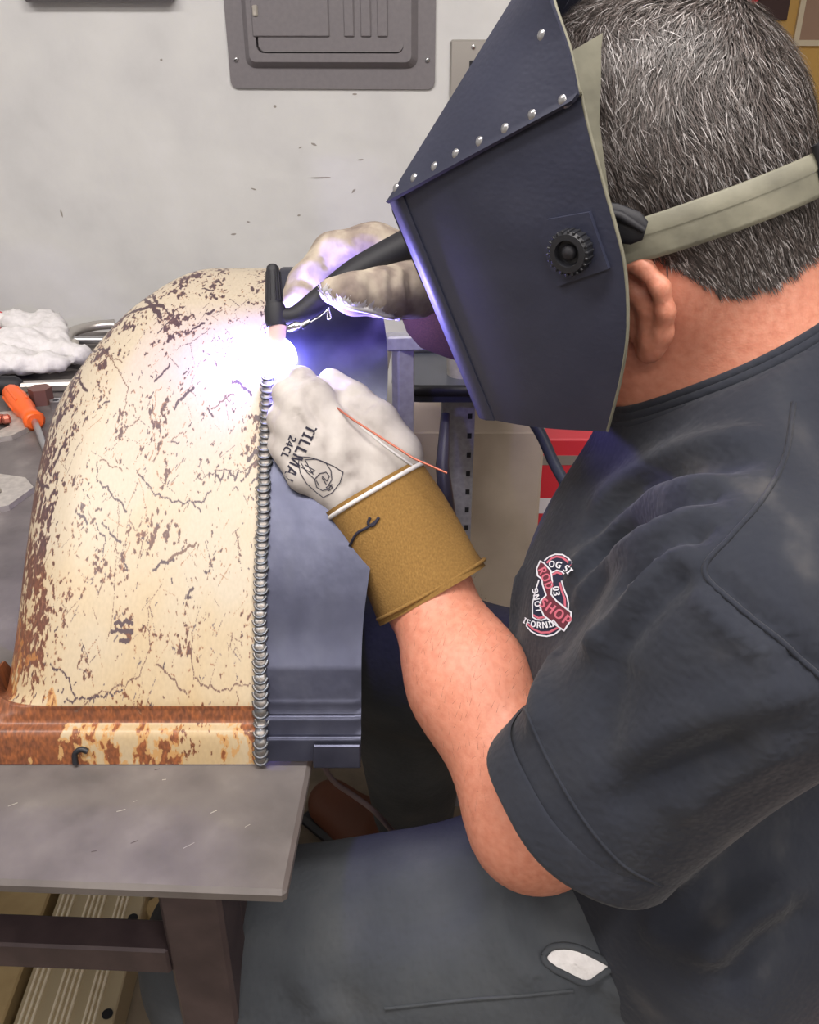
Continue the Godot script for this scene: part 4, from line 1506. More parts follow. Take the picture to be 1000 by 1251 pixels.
func trousers(tb: Basis, nb: Vector3) -> void:
	var hip := nb - FV * 0.03 + Vector3(0, -0.365, 0)
	var hl := hip - LV * 0.10
	var hr := hip + LV * 0.10
	var kl := at(300, 1168, 0.79)
	var kr := at(500, 800, 1.03)
	var anl := Vector3(kl.x - 0.02, 0.14, kl.z - 0.06)
	var anr := at(505, 992, 1.40)
	var prims := [
		ell(hip + Vector3(0, 0.02, 0), tb, Vector3(0.13, 0.11, 0.155)),
		cap(hl, hl.lerp(kl, 0.35), 0.085, 0.102), cap(hl.lerp(kl, 0.35), kl, 0.102, 0.084), cap(kl, anl, 0.076, 0.06),
		cap(hr, kr, 0.100, 0.078), cap(kr, anr, 0.078, 0.062)]
	var pr := (anr - kr).normalized()
	var mb := soft(prims, 0.008, 0.04, [Plane(pr, anr + pr * 0.005)])
	relax(mb, 2)
	var tm := mb.hits()
	var folds := []
	for l in trouser_folds:
		var line := trace_line(tm, l[0], 0.0, 4)
		if line.size() > 2: folds.append([line, l[1], l[2]])
	fold(mb, folds)
	var o := part("trousers", mb, M.trousers, person, "charcoal grey work trousers")
	tm = mb.hits()
	# side seam and open pocket with white lining
	var b := MB.new()
	var line := trace_line(tm, [[470, 1232], [560, 1222], [640, 1216], [700, 1210]], 0.0004, 6)
	if line.size() > 2:
		b.tube(line, 0.0014, 6)
		part("stitched_seam", b, M.trousers, o)
	var pk := trace_line(tm, [[664, 1168], [676, 1156], [706, 1158], [745, 1178], [742, 1186], [716, 1200], [690, 1190], [668, 1178], [664, 1168]], 0.0015, 4)
	if pk.size() > 6:
		b = MB.new()
		var c := Vector3.ZERO
		for p in pk: c += p / pk.size()
		for i in pk.size() - 1:
			b.tri(c + (EYE - c).normalized() * 0.004, pk[i], pk[i + 1])
		part("pocket_lining", b, M.white_cloth, o, "white pocket lining showing at the hip")
		b = MB.new()
		b.tube(pk, 0.0026, 6)
		part("pocket_edge", b, M.trousers, o)
	# boots
	for s in [0, 1]:
		var an: Vector3 = [anl, anr][s]
		var toe: Vector3 = [Vector3(anl.x - 0.17, 0.045, anl.z - 0.05), at(405, 985, 1.585)][s]
		toe.y = 0.045
		var heel := Vector3(an.x, 0.05, an.z) - (toe - an).slide(Vector3.UP).normalized() * 0.03
		var bp := [cap(an + Vector3(0, 0.03, 0), heel, 0.05, 0.048), cap(heel, heel.lerp(toe, 0.55), 0.048, 0.05), cap(heel.lerp(toe, 0.45), toe, 0.05, 0.042), cap(an + Vector3(0, 0.02, 0), heel.lerp(toe, 0.5), 0.045, 0.04)]
		var bm := soft(bp, 0.007, 0.03, [Plane(Vector3.DOWN, Vector3(0, 0.02, 0))])
		relax(bm, 1)
		var bo := part("boot", bm, M.brown_boot, person, "brown leather boot")
		b = MB.new()
		var d := (toe - heel).slide(Vector3.UP)
		b.box(heel + d * 0.5 + Vector3(0, 0.012 - heel.y, 0), Vector3(d.length() + 0.08, 0.023, 0.092), Basis(d.normalized(), Vector3.UP, d.normalized().cross(Vector3.UP)), 0.008)
		part("sole", b, M.black, bo)

var trouser_folds := [
	[[[450, 1075], [520, 1060], [590, 1040]], 0.005, 0.014], [[[420, 1120], [500, 1130], [600, 1090]], -0.004, 0.016],
	[[[640, 1090], [650, 1140], [668, 1180]], -0.005, 0.010], [[[600, 1080], [620, 1150], [660, 1200]], 0.005, 0.014],
	[[[320, 1190], [350, 1220], [370, 1250]], -0.004, 0.012], [[[355, 1195], [385, 1225], [400, 1250]], 0.004, 0.012], [[[400, 1200], [430, 1230], [450, 1251]], -0.004, 0.012],
	[[[730, 1190], [770, 1225], [800, 1260]], 0.005, 0.012], [[[715, 1205], [745, 1235], [765, 1255]], -0.006, 0.008]]

func finger(prims: Array, pts: Array, radii: Array) -> void:
	for i in pts.size() - 1:
		prims.append(cap(pts[i], pts[i + 1], radii[i], radii[i + 1]))

func P(l: Array) -> Array:
	var out := []
	for q in l: out.append(at(q[0], q[1], q[2]))
	return out

# sleeve-like cuff: rings between centres, [px, py, depth, half width]
func cuff_rows(rings: Array, flat: float, thick: float, side_dir: Vector3, open_end := true) -> Array:
	var ce := []
	for q in rings: ce.append(at(q[0], q[1], q[2]))
	var rows := []
	var order := range(rings.size())
	for pass_ in (2 if open_end else 1):
		for i in (order if pass_ == 0 else range(rings.size() - 1, -1, -1)):
			var t: Vector3 = (ce[mini(i + 1, ce.size() - 1)] - ce[maxi(i - 1, 0)]).normalized()
			var x: Vector3 = (side_dir - t * side_dir.dot(t)).normalized()
			var y := t.cross(x)
			var r: float = rings[i][3] - (thick if pass_ == 1 else 0.0)
			var row := []
			for j in 40:
				var a := TAU * j / 40
				var wv := 1.0 + 0.018 * sin(a * 3.0 + i * 0.9) + 0.012 * sin(a * 5.0 - i * 1.7)
				row.append(ce[i] + x * cos(a) * r * wv + y * sin(a) * r * flat * wv)
			rows.append(row)
	return rows

func left_glove() -> void:
	var toward := (EYE - at(420, 540, 0.73)).normalized()
	var prims := []
	# back of the hand, thumb root, fingers curled on the seam
	prims.append(cap(at(462, 606, 0.742), at(420, 556, 0.744), 0.0415, 0.0440, toward, 0.62))
	prims.append(cap(at(420, 556, 0.744), at(392, 528, 0.748), 0.0440, 0.0340, toward, 0.58))
	prims.append(cap(at(470, 590, 0.742), at(478, 556, 0.738), 0.030, 0.0235))
	finger(prims, P([[484, 556, 0.738], [462, 515, 0.742], [432, 488, 0.757], [404, 464, 0.770]]), [0.0220, 0.0165, 0.0140, 0.0105])
	finger(prims, P([[410, 522, 0.740], [386, 486, 0.741], [367, 466, 0.760], [358, 464, 0.780]]), [0.0165, 0.0140, 0.0122, 0.0100])
	finger(prims, P([[394, 536, 0.734], [366, 497, 0.736], [351, 480, 0.752], [349, 496, 0.770]]), [0.0165, 0.0138, 0.0122, 0.0100])
	finger(prims, P([[380, 556, 0.735], [356, 522, 0.739], [344, 512, 0.754], [346, 530, 0.766]]), [0.0165, 0.0134, 0.0118, 0.0098])
	finger(prims, P([[372, 580, 0.739], [352, 551, 0.744], [343, 545, 0.756], [348, 562, 0.764]]), [0.0160, 0.0126, 0.0110, 0.0092])
	var mb := soft(prims, 0.0030, 0.006)
	relax(mb, 2)
	var tm := mb.hits()
	var folds := []
	for l in [[[[372, 478], [380, 500], [396, 524]], -0.0025, 0.0035], [[[412, 482], [436, 512], [474, 540]], -0.0035, 0.004], [[[358, 500], [372, 522], [386, 540]], -0.002, 0.003], [[[352, 532], [368, 552], [380, 566]], -0.002, 0.003], [[[400, 560], [440, 545], [480, 570]], 0.0015, 0.006], [[[410, 600], [440, 580]], -0.0015, 0.005], [[[420, 620], [430, 590], [425, 570]], 0.0018, 0.005], [[[350, 560], [380, 570]], -0.002, 0.004], [[[425, 485], [440, 478]], -0.0015, 0.003], [[[440, 500], [458, 490]], -0.0015, 0.003]]:
		var line := trace_line(tm, l[0], 0.0, 4)
		if line.size() > 2: folds.append([line, l[1], l[2]])
	fold(mb, folds)
	var g := part("glove", mb, M.glove, person, "pale grey leather welding glove with tan cuff, on the fender")
	tm = mb.hits()
	# tan suede cuff
	var b := MB.new()
	var dirx := at(520, 560, 0.74) - at(412, 650, 0.74)
	b.grid(cuff_rows([[455, 594, 0.742, 0.0445], [462, 606, 0.742, 0.0452], [480, 637, 0.741, 0.0462], [500, 673, 0.740, 0.0470], [518, 706, 0.739, 0.0482], [530, 727, 0.738, 0.0500]], 0.80, 0.0035, dirx), true)
	part("cuff", b, M.suede, g, "tan suede cuff")
	b = MB.new()
	var rim: Array = cuff_rows([[462, 606, 0.742, 0.0458], [526, 720, 0.739, 0.0502], [530, 727, 0.738, 0.0504]], 0.80, 0.0, dirx, false)[1]
	rim.append(rim[0])
	b.tube(rim, 0.0016, 6)
	part("cuff_hem", b, M.suede, g)
	b = MB.new()
	rim = cuff_rows([[452, 589, 0.742, 0.0452], [459, 600, 0.742, 0.0456], [462, 606, 0.742, 0.0452]], 0.80, 0.0, dirx, false)[1]
	rim.append(rim[0])
	b.tube(rim, 0.0019, 8)
	part("wrist_seam", b, M.white_cloth, g, "pale piping where the cuff meets the hand")
	# thumb seam
	b = MB.new()
	var line := trace_line(tm, [[438, 520], [470, 545], [505, 570]], 0.0004, 8)
	if line.size() > 2:
		b.tube(line, 0.001, 5)
		part("thumb_seam", b, M.white_cloth, g)
	# printing on the back of the hand
	var dir := -toward
	var ex := (at(360, 569, 0.72) - at(380, 527, 0.72)).normalized()
	var ey := ex.cross(toward).normalized()
	if ey.dot(at(400, 540, 0.72) - at(370, 540, 0.72)) < 0.0: ey = -ey
	b = MB.new()
	print_text(b, "TILLMAN", 0.0125, at(363, 558, 0.715), ex, ey, tm, dir)
	print_text(b, "24CL", 0.0085, at(351, 546, 0.715), ex, ey, tm, dir)
	# shield with a lifted helmet and gauntlet
	var o := at(390, 583, 0.715)
	var sx := (at(400, 583, 0.715) - o).normalized()
	var syv := sx.cross(dir).normalized()
	if syv.y < 0: syv = -syv
	var k := 0.715 / FOCAL
	for l in shield_lines:
		var pts := []
		for q in l: pts.append(Vector2(q[0] - 390.0, 583.0 - q[1]) * k)
		print_line(b, pts, 0.0007, o, sx, syv, tm, dir)
	part("print", b, M.ink, g, "dark printed maker's name and shield")
	b = MB.new()
	var cs := MB.new()
	cs.grid(cuff_rows([[455, 594, 0.742, 0.0445], [462, 606, 0.742, 0.0452], [480, 637, 0.741, 0.0462], [500, 673, 0.740, 0.0470], [518, 706, 0.739, 0.0482], [530, 727, 0.738, 0.0500]], 0.80, 0.0, dirx, false), true)
	var ctm := cs.hits()
	var mk := trace_line(ctm, [[427, 668], [436, 652], [448, 645], [458, 638], [463, 632], [456, 642], [450, 640], [452, 632]], 0.0008, 4)
	if mk.size() > 2:
		b.tube(mk, 0.0012, 5)
		part("marker_scrawl", b, M.ink, g)

var shield_lines := [
	[[365, 558], [378, 559], [392, 563], [408, 570], [419, 577], [415, 590], [406, 602], [394, 609], [386, 603], [374, 592], [366, 578], [364, 566], [365, 558]],
	[[372, 562], [386, 561], [398, 566], [404, 575], [405, 586], [401, 593]], [[367, 566], [374, 577], [384, 586]], [[372, 562], [382, 580]], [[367, 571], [380, 578], [384, 575], [372, 568]],
	[[384, 586], [390, 579], [398, 577], [402, 582], [399, 588], [393, 582]], [[384, 586], [386, 596], [393, 600], [401, 598], [405, 592]], [[393, 584], [398, 592]], [[386, 588], [389, 594]], [[398, 596], [403, 593], [406, 596], [401, 600], [398, 596]]]

func right_glove() -> void:
	var prims := []
	# knuckles over the torch, fingers draped down to its head, thumb in front
	prims.append(cap(at(535, 345, 0.885), at(455, 312, 0.872), 0.036, 0.030))
	prims.append(cap(at(530, 352, 0.860), at(492, 352, 0.825), 0.030, 0.026))
	finger(prims, P([[500, 352, 0.828], [465, 357, 0.790], [432, 359, 0.776], [405, 355, 0.776]]), [0.026, 0.0205, 0.0175, 0.0115])
	finger(prims, P([[455, 308, 0.868], [412, 306, 0.858], [383, 335, 0.850], [366, 368, 0.836]]), [0.024, 0.0170, 0.0145, 0.0115])
	finger(prims, P([[458, 304, 0.88], [405, 308, 0.874], [372, 345, 0.862], [350, 382, 0.842]]), [0.024, 0.0175, 0.0150, 0.0120])
	finger(prims, P([[462, 310, 0.892], [402, 318, 0.890], [366, 358, 0.878], [346, 388, 0.856]]), [0.024, 0.0170, 0.0145, 0.0115])
	finger(prims, P([[470, 320, 0.902], [410, 338, 0.902], [380, 375, 0.892], [372, 392, 0.88]]), [0.022, 0.0150, 0.013, 0.0105])
	var mb := soft(prims, 0.0034, 0.008)
	relax(mb, 1)
	var tm := mb.hits()
	var folds := []
	for l in [[[[470, 330], [468, 350], [472, 380]], 0.002, 0.0035], [[[480, 328], [479, 350], [484, 382]], -0.002, 0.0035], [[[490, 328], [490, 350], [495, 384]], 0.002, 0.0035], [[[455, 335], [452, 350], [456, 376]], -0.0018, 0.0035], [[[503, 330], [503, 350], [508, 380]], -0.002, 0.004], [[[400, 330], [395, 310]], -0.002, 0.004], [[[385, 350], [365, 340]], -0.002, 0.004], [[[420, 300], [440, 312]], 0.002, 0.004]]:
		var line := trace_line(tm, l[0], 0.0, 4)
		if line.size() > 2: folds.append([line, l[1], l[2]])
	fold(mb, folds)
	var g := part("glove", mb, M.glove_dirty, person, "soiled leather glove closed round the torch")
	tm = mb.hits()
	# frayed seam under the thumb
	var b := MB.new()
	var line := trace_line(tm, [[394, 357], [402, 367], [425, 374], [450, 379], [470, 385], [488, 388]], 0.0, 8)
	var r := RandomNumberGenerator.new()
	r.seed = 5
	for i in line.size() - 1:
		for j in 3:
			var p: Vector3 = line[i].lerp(line[i + 1], r.randf())
			var d := (up * r.randf_range(0.2, 1.0) + right * r.randf_range(-0.7, 0.7) - fwd * 0.3).normalized() * r.randf_range(0.004, 0.010)
			var w: Vector3 = (line[i + 1] - line[i]).normalized() * 0.0035
			b.tri(p - w, p + w, p + d - fwd * 0.003)
			b.tri(p - w - up * 0.002, p + w - up * 0.002, p + d * 0.5 - fwd * 0.004)
	if line.size() > 2:
		b.tube(line, 0.0032, 6)
		part("frayed_seam", b, M.white_cloth, g, "frayed white edge of the thumb seam")
	b = MB.new()
	b.grid(cuff_rows([[508, 356, 0.868, 0.030], [520, 362, 0.872, 0.040], [535, 370, 0.876, 0.046], [560, 378, 0.882, 0.048], [600, 385, 0.892, 0.052]], 1.0, 0.003, up), true)
	part("cuff", b, M.suede_dark, g, "dark brown suede cuff")

# ================================================================ helmet
func across(p: Vector3) -> Vector3:
	return p - LV * (2.0 * (p - HC).dot(LV))

func mirror_rows(rows: Array) -> Array:
	var out := []
	for r in rows:
		var o := []
		for p in r: o.append(across(p))
		out.append(o)
	return out

func edge_curve(l: Array, cnt: int) -> Array:
	var pts := []
	for q in l: pts.append(side(q[0], q[1], q[2]))
	var c := curve3(pts, 8)
	var out := []
	for i in cnt + 1:
		var t := float(i) / cnt * (c.size() - 1)
		var k := mini(int(t), c.size() - 2)
		out.append(c[k].lerp(c[k + 1], t - k))
	return out

func ruled(front: Array, back: Array, cols: int, bulge: float) -> Array:
	var rows := []
	for i in front.size():
		var row := []
		for j in cols + 1:
			var t := float(j) / cols
			row.append(front[i].lerp(back[i], t) - LV * bulge * sin(t * PI))
		rows.append(row)
	return rows

func helmet() -> void:
	var n := 24
	var t := thing("welding_helmet", "black riveted fibre welding helmet with a knurled side knob, worn by the welder", "helmet", HC + HF * 0.05 - HU * 0.16)
	# side: front fold A-E, back rim from the seam down to the chin
	var front := edge_curve([[481, 243, 0.066], [536, 376, 0.068], [592, 511, 0.066]], n)
	var back := edge_curve([[708, 112, 0.112], [722, 170, 0.116], [738, 230, 0.118], [752, 280, 0.119], [763, 330, 0.119], [766, 400, 0.116], [758, 460, 0.110], [741, 527, 0.098]], n)
	var rows := ruled(front, back, 18, 0.006)
	# lower edge dips a little between its corners
	var side_hits := MB.new()
	side_hits.grid(rows)
	for s in 2:
		var b := MB.new()
		b.sheet(rows if s == 0 else mirror_rows(rows), 0.0028)
		part("side_panel", b, M.helmet, t)
	# front plate folded between the two sides
	var frows := []
	for i in n + 1:
		var a: Vector3 = front[i]
		var z := across(a)
		var row := [a + (back[i] - a).normalized() * 0.010, a + (back[i] - a).normalized() * 0.004 + HF * 0.0012]
		for j in 9:
			var u := j / 8.0
			row.append(a.lerp(z, 0.035 + 0.93 * u) + HF * (0.004 + 0.004 * sin(u * PI)))
		row.append(z + (across(back[i]) - z).normalized() * 0.004 + HF * 0.0012)
		row.append(z + (across(back[i]) - z).normalized() * 0.010)
		frows.append(row)
	var b := MB.new()
	b.sheet(frows, 0.002)
	part("front_plate", b, M.helmet, t)
	# lens frame and dark glass
	var fc: Vector3 = front[6].lerp(across(front[6]), 0.5)
	var fu: Vector3 = (front[2] - front[12]).normalized()
	var ff := fu.cross(LV).normalized()
	if ff.dot(HF) < 0: ff = -ff
	var fb := Basis(LV, fu, LV.cross(fu))
	var fxf := Transform3D(fb, fc + ff * 0.007)
	b = MB.new()
	b.prism(rounded(0.112, 0.062, 0.006), 0.003 * signf(fb.z.dot(ff)), fxf, rounded(0.098, 0.048, 0.003))
	part("lens_frame", b, M.black, t)
	b = MB.new()
	b.box(fc + ff * 0.0075, Vector3(0.1, 0.05, 0.002), fb, 0.0004)
	var glass := mat(rgb(14, 22, 18), 0.08)
	part("lens", b, glass, t, "dark green filter glass")
	# upper panel riveted over the side, and roof between the two
	var roof_edge := edge_curve([[481, 241, 0.068], [556, 121, 0.064], [632, 0, 0.060], [661, -46, 0.058]], n)
	var back_up := edge_curve([[709, 116, 0.114], [697, 60, 0.108], [677, 0, 0.098], [669, -47, 0.084]], n)
	var urows := ruled(roof_edge, back_up, 14, 0.004)
	for r in urows:
		for j in r.size(): r[j] -= LV * 0.0026
	# lap over the seam
	var lap := []
	for p in urows[0]: lap.append(p + (urows[0][0] - urows[3][0]).normalized() * 0.0045 - LV * 0.0004)
	urows.push_front(lap)
	for s in 2:
		b = MB.new()
		b.sheet(urows if s == 0 else mirror_rows(urows), 0.0026)
		part("upper_panel", b, M.helmet, t)
	var rrows := []
	for i in n + 1:
		var row := []
		for j in 11: row.append((roof_edge[i] as Vector3).lerp(across(roof_edge[i]), j / 10.0) + (HU + HF).normalized() * 0.006 * sin(j / 10.0 * PI))
		rrows.append(row)
	for i in 8:
		var row := []
		var e: Vector3 = back_up[n]
		for j in 11:
			var a: Vector3 = roof_edge[n].lerp(e, (i + 1) / 8.0)
			row.append(a.lerp(across(a), j / 10.0) + HU * (0.006 + 0.004 * i / 8.0) * sin(j / 10.0 * PI))
		rrows.append(row)
	b = MB.new()
	b.sheet(rrows, 0.0026)
	part("roof_panel", b, M.helmet, t)
	# pale rim along the back edge
	for s in 2:
		b = MB.new()
		var rim := []
		for i in range(n, -1, -1): rim.append((back_up[i] as Vector3) - LV * 0.0014)
		for p in back: rim.append(p + LV * 0.001)
		if s == 1:
			for i in rim.size(): rim[i] = across(rim[i])
		b.tube(rim, 0.0012, 6)
		part("rim", b, M.olive if s == 0 else M.helmet, t)
	# rivets
	var um := MB.new()
	um.grid(urows)
	var uh := um.hits()
	for q in [[487, 231], [509, 219], [534, 205], [560, 189], [589, 174], [620, 158], [653, 141], [690, 123], [665, 44]]:
		var dir := (at(q[0], q[1], 1.0) - EYE).normalized()
		var h := uh.intersect_ray(EYE, dir)
		if not h.has("position"):
			h = {"position": side(q[0], q[1], 0.072)}
		for s in 2:
			b = MB.new()
			var p: Vector3 = h.position if s == 0 else across(h.position)
			var o := -LV if s == 0 else LV
			b.lathe_smooth([Vector2(0.0042, 0.0), Vector2(0.0040, 0.0012), Vector2(0.0031, 0.0024), Vector2(0.0018, 0.003), Vector2(0.0, 0.0032)], Transform3D(Basis(HF, o, HF.cross(o)), p), 14)
			part("rivet", b, M.steel, t)
	# scratches in the fibre
	for q in [[[632, 27], [624, 48], [616, 78]], [[628, 32], [621, 58]], [[638, 24], [631, 40]]]:
		var sl := trace_line(uh, q, 0.0002, 6)
		if sl.size() > 2:
			b = MB.new()
			b.tube(sl, 0.00028, 4)
			part("scratch", b, M.panel_grey, t)
	# knob on its raised pad
	var sh := side_hits.hits()
	for s in 2:
		var kd := (at(703, 304, 1.0) - EYE).normalized()
		var kh := sh.intersect_ray(EYE, kd)
		var kp: Vector3 = kh.position
		var kn: Vector3 = kh.normal if kh.normal.dot(kd) < 0.0 else -kh.normal
		var kx := (side(745, 290, 0.118) - side(665, 320, 0.11)).normalized()
		kx = (kx - kn * kx.dot(kn)).normalized()
		var ky := kn.cross(kx)
		if ky.dot(HU) < 0.0: ky = -ky
		if s == 1:
			kp = across(kp); kn = kn - LV * 2.0 * kn.dot(LV); kx = kx - LV * 2.0 * kx.dot(LV); ky = ky - LV * 2.0 * ky.dot(LV)
		b = MB.new()
		var pad := [Vector2(-0.019, -0.017), Vector2(0.017, -0.017), Vector2(0.017, 0.017), Vector2(-0.010, 0.022), Vector2(-0.019, 0.014)]
		b.prism(pad, 0.004, Transform3D(Basis(kx, ky, kn), kp - kn * 0.001))
		part("knob_pad", b, M.helmet, t)
		b = MB.new()
		var kxf := Transform3D(Basis(kx, kn, kx.cross(kn)), kp + kn * 0.003)
		b.lathe([Vector2(0.0125, 0.0), Vector2(0.0125, 0.007), Vector2(0.0112, 0.009), Vector2(0.0078, 0.0092), Vector2(0.0072, 0.005), Vector2(0.0, 0.005)], kxf, 32)
		var kb := part("knob", b, M.black, t, "knurled black adjusting knob")
		for i in 22:
			var a := TAU * i / 22
			var g := MB.new()
			g.box(kxf * Vector3(cos(a) * 0.0123, 0.0045, sin(a) * 0.0123), Vector3(0.0022, 0.0085, 0.0016), kxf.basis * Basis(Vector3.UP, -a), 0.0004)
			part("knurl", g, M.black, kb)
		b = MB.new()
		b.lathe_smooth([Vector2(0.0048, 0.004), Vector2(0.0046, 0.007), Vector2(0.003, 0.0085), Vector2(0.0, 0.009)], kxf, 16)
		part("screw_head", b, M.rubber, kb)
	headgear(t)

func headgear(t: Node3D) -> void:
	# band round the head, arms to the shell, strap over the crown
	var rows := []
	var uo := -0.036
	var cnt := 72
	for i in cnt:
		var a := TAU * i / cnt
		var rf := 0.1105 + 0.004 * cos(a)
		var c := hp(-0.008 + cos(a) * rf, uo, sin(a) * 0.0905)
		var o := (HF * cos(a) / rf + LV * sin(a) / 0.0905).normalized()
		var tilt := 0.10
		var hh := 0.0125
		rows.append([c + HU * hh + o * (0.0 - tilt * hh), c + HU * hh * 0.92 + o * 0.0016, c + HU * hh * 0.3 + o * 0.0030, c + HU * hh * 0.2 + o * 0.0020, c - HU * hh * 0.75 + o * 0.0034, c - HU * hh + o * 0.001])
	rows.append(rows[0])
	var b := MB.new()
	b.sheet(rows, 0.0022)
	var band := part("headband", b, M.olive, t, "worn olive grey headband")
	# elastic joining piece at the back
	for s in [-1.0, 1.0]:
		var a: float = PI - s * 0.62
		var c := hp(-0.008 + cos(a) * 0.111, uo, sin(a) * 0.0925)
		b = MB.new()
		b.tube([c + HU * 0.017, c + HU * 0.006 - HF * 0.002, c - HU * 0.006, c - HU * 0.016], [0.0035, 0.0042, 0.0042, 0.0034], 8)
		part("strap_loop", b, M.rubber, band, "black elastic loop")
	# side plate and strap over the crown
	for s in 2:
		rows = []
		for e in [[694, 66, 736, 40, 0.090], [697, 84, 734, 62, 0.092], [704, 110, 734, 96, 0.094], [712, 160, 732, 150, 0.096], [718, 200, 738, 196, 0.096], [722, 250, 745, 250, 0.095]]:
			var pa := side(e[0] - 12, e[1] + 6, e[4])
			var pb := side(e[2], e[3], e[4] - 0.006)
			if s == 1:
				pa = across(pa); pb = across(pb)
			rows.append([pa, pa.lerp(pb, 0.5), pb])
		b = MB.new()
		b.sheet(rows, 0.002)
		part("side_plate", b, M.olive, t, "olive plate of the headgear beside the temple")
	rows = []
	for i in 25:
		var a := PI * (0.12 + 0.76 * i / 24.0)
		var c := hp(0.055, uo + 0.012 + sin(a) * 0.130, -cos(a) * 0.092)
		var o := (HU * sin(a) - LV * cos(a)).normalized()
		rows.append([c - HF * 0.010, c - HF * 0.009 + o * 0.0012, c + HF * 0.009 + o * 0.0012, c + HF * 0.010])
	b = MB.new()
	b.sheet(rows, 0.002)
	part("crown_strap", b, M.olive, t)
	b = MB.new()
	var q := []
	for s in [0, 1]:
		var z := MB.new()
		var p0 := side(748, 272, 0.104)
		var p1 := side(788, 282, 0.103)
		if s == 1:
			p0 = across(p0); p1 = across(p1)
		var o := -LV if s == 0 else LV
		z.tube([p0 + (p0 - p1).normalized() * 0.012, p0, p0.lerp(p1, 0.7), p1], [0.010, 0.0115, 0.0098, 0.0055], 10, true, o, 0.42)
		z.tube([p0 + HU * 0.006 + (p0 - p1).normalized() * 0.008 + o * 0.003, p0.lerp(p1, 0.4) + HU * 0.007 + o * 0.006, p1 + HU * 0.001 + o * 0.003], [0.0025, 0.003, 0.002], 8)
		part("pivot_arm", z, M.rubber, t, "black arm from the shell to the headband")

# ================================================================ torch, arc, filler rod
func torch_and_rod() -> void:
	var hit := f_at(f_row_of(0.757), 0.0, 0.0)
	var d := (hit - EYE).dot(fwd)
	var arc := at(337, 437, d - 0.004)
	# arc
	var glow := mat(Color(1, 1, 1), 0.5)
	glow.emission_enabled = true
	glow.emission = Color(0.93, 0.94, 1.0)
	glow.emission_energy_multiplier = 9.0
	var b := MB.new()
	b.ball(arc, Vector3(0.0185, 0.0185, 0.0185), Basis.IDENTITY, 16, 24)
	var ao := single("arc_light", b, glow, "dazzling blue-white welding arc at the seam", "arc")
	var l := OmniLight3D.new()
	l.name = "arc_lamp"
	l.light_color = Color(0.56, 0.52, 1.0)
	l.light_energy = 0.21
	l.light_size = 0.01
	l.omni_range = 8.0
	l.omni_attenuation = 2.0
	l.shadow_enabled = true
	ao.add_child(l)
	l.position = at(337, 437, d - 0.001)
	# torch: cup, head, back cap, handle
	var t := thing("welding_torch", "black welding torch held by the soiled glove", "torch", arc)
	var td := d - 0.012
	var ax0 := at(338, 424, td)
	var cup_top := at(339, 398, td)
	b = MB.new()
	b.tube([ax0, ax0.lerp(cup_top, 0.5), cup_top], [0.0058, 0.0072, 0.0078], 16)
	part("cup", b, mat(rgb(206, 170, 160), 0.5), t, "pale ceramic cup")
	b = MB.new()
	b.tube([at(337, 434, td), at(338, 420, td)], 0.0012, 8)
	part("electrode", b, M.steel, t)
	b = MB.new()
	b.tube([at(338, 399, td), at(337, 393, td), at(336, 378, td), at(335, 372, td)], [0.0086, 0.0096, 0.0096, 0.0080], 16)
	part("head", b, M.rubber, t)
	b = MB.new()
	b.tube([at(335, 373, td), at(334, 350, td), at(333, 333, td), at(333, 326, td), at(333, 323, td)], [0.0075, 0.0068, 0.0060, 0.0052, 0.003], 14)
	var bc := part("back_cap", b, M.rubber, t, "long black back cap")
	for i in 10:
		var a := TAU * i / 10
		var o := right * cos(a) + fwd * sin(a)
		b = MB.new()
		b.tube([at(335, 368, td) + o * 0.0073, at(333.5, 332, td) + o * 0.006], 0.0007, 4)
		part("flute", b, M.rubber, bc)
	b = MB.new()
	b.tube(curve3([at(338, 386, td), at(360, 386, td + 0.004), at(390, 366, td + 0.012), at(430, 336, td + 0.022), at(470, 314, td + 0.03), at(520, 288, td + 0.04)], 5), lerp_list([0.0075, 0.0085, 0.0105, 0.0125, 0.0140, 0.0150], 26), 14)
	part("handle", b, M.rubber, t)
	b = MB.new()
	b.tube(curve3([at(520, 288, td + 0.04), at(580, 262, td + 0.07), at(680, 300, td + 0.14), at(760, 480, td + 0.22)], 5), 0.0105, 12)
	part("hose", b, M.rubber, t)
	# bright bits at the head: collet nut and switch wire
	b = MB.new()
	b.tube([at(352, 402, td - 0.006), at(362, 398, td - 0.008), at(368, 396, td - 0.008)], [0.003, 0.0042, 0.002], 8)
	b.tube([at(368, 399, td - 0.008), at(378, 392, td - 0.008)], [0.0034, 0.0022], 8)
	part("collet_nut", b, M.bright_steel, t)
	b = MB.new()
	b.tube(curve3([at(378, 394, td - 0.008), at(392, 386, td - 0.008), at(402, 376, td - 0.006)], 4), 0.0007, 6)
	b.tube(curve3([at(401, 378, td - 0.008), at(404, 389, td - 0.008), at(400, 389, td - 0.008), at(400, 379, td - 0.008)], 4), 0.0008, 6)
	part("clip_wire", b, M.bright_steel, t)
	# filler rod under the left thumb
	b = MB.new()
	b.tube([at(343, 446, d - 0.008), at(392, 484, 0.742), at(430, 512, 0.716), at(505, 560, 0.695), at(546, 578, 0.69)], 0.0009, 8)
	single("filler_rod", b, M.copper, "thin copper-coloured filler rod lying over the pale glove", "rod")
	emblem()

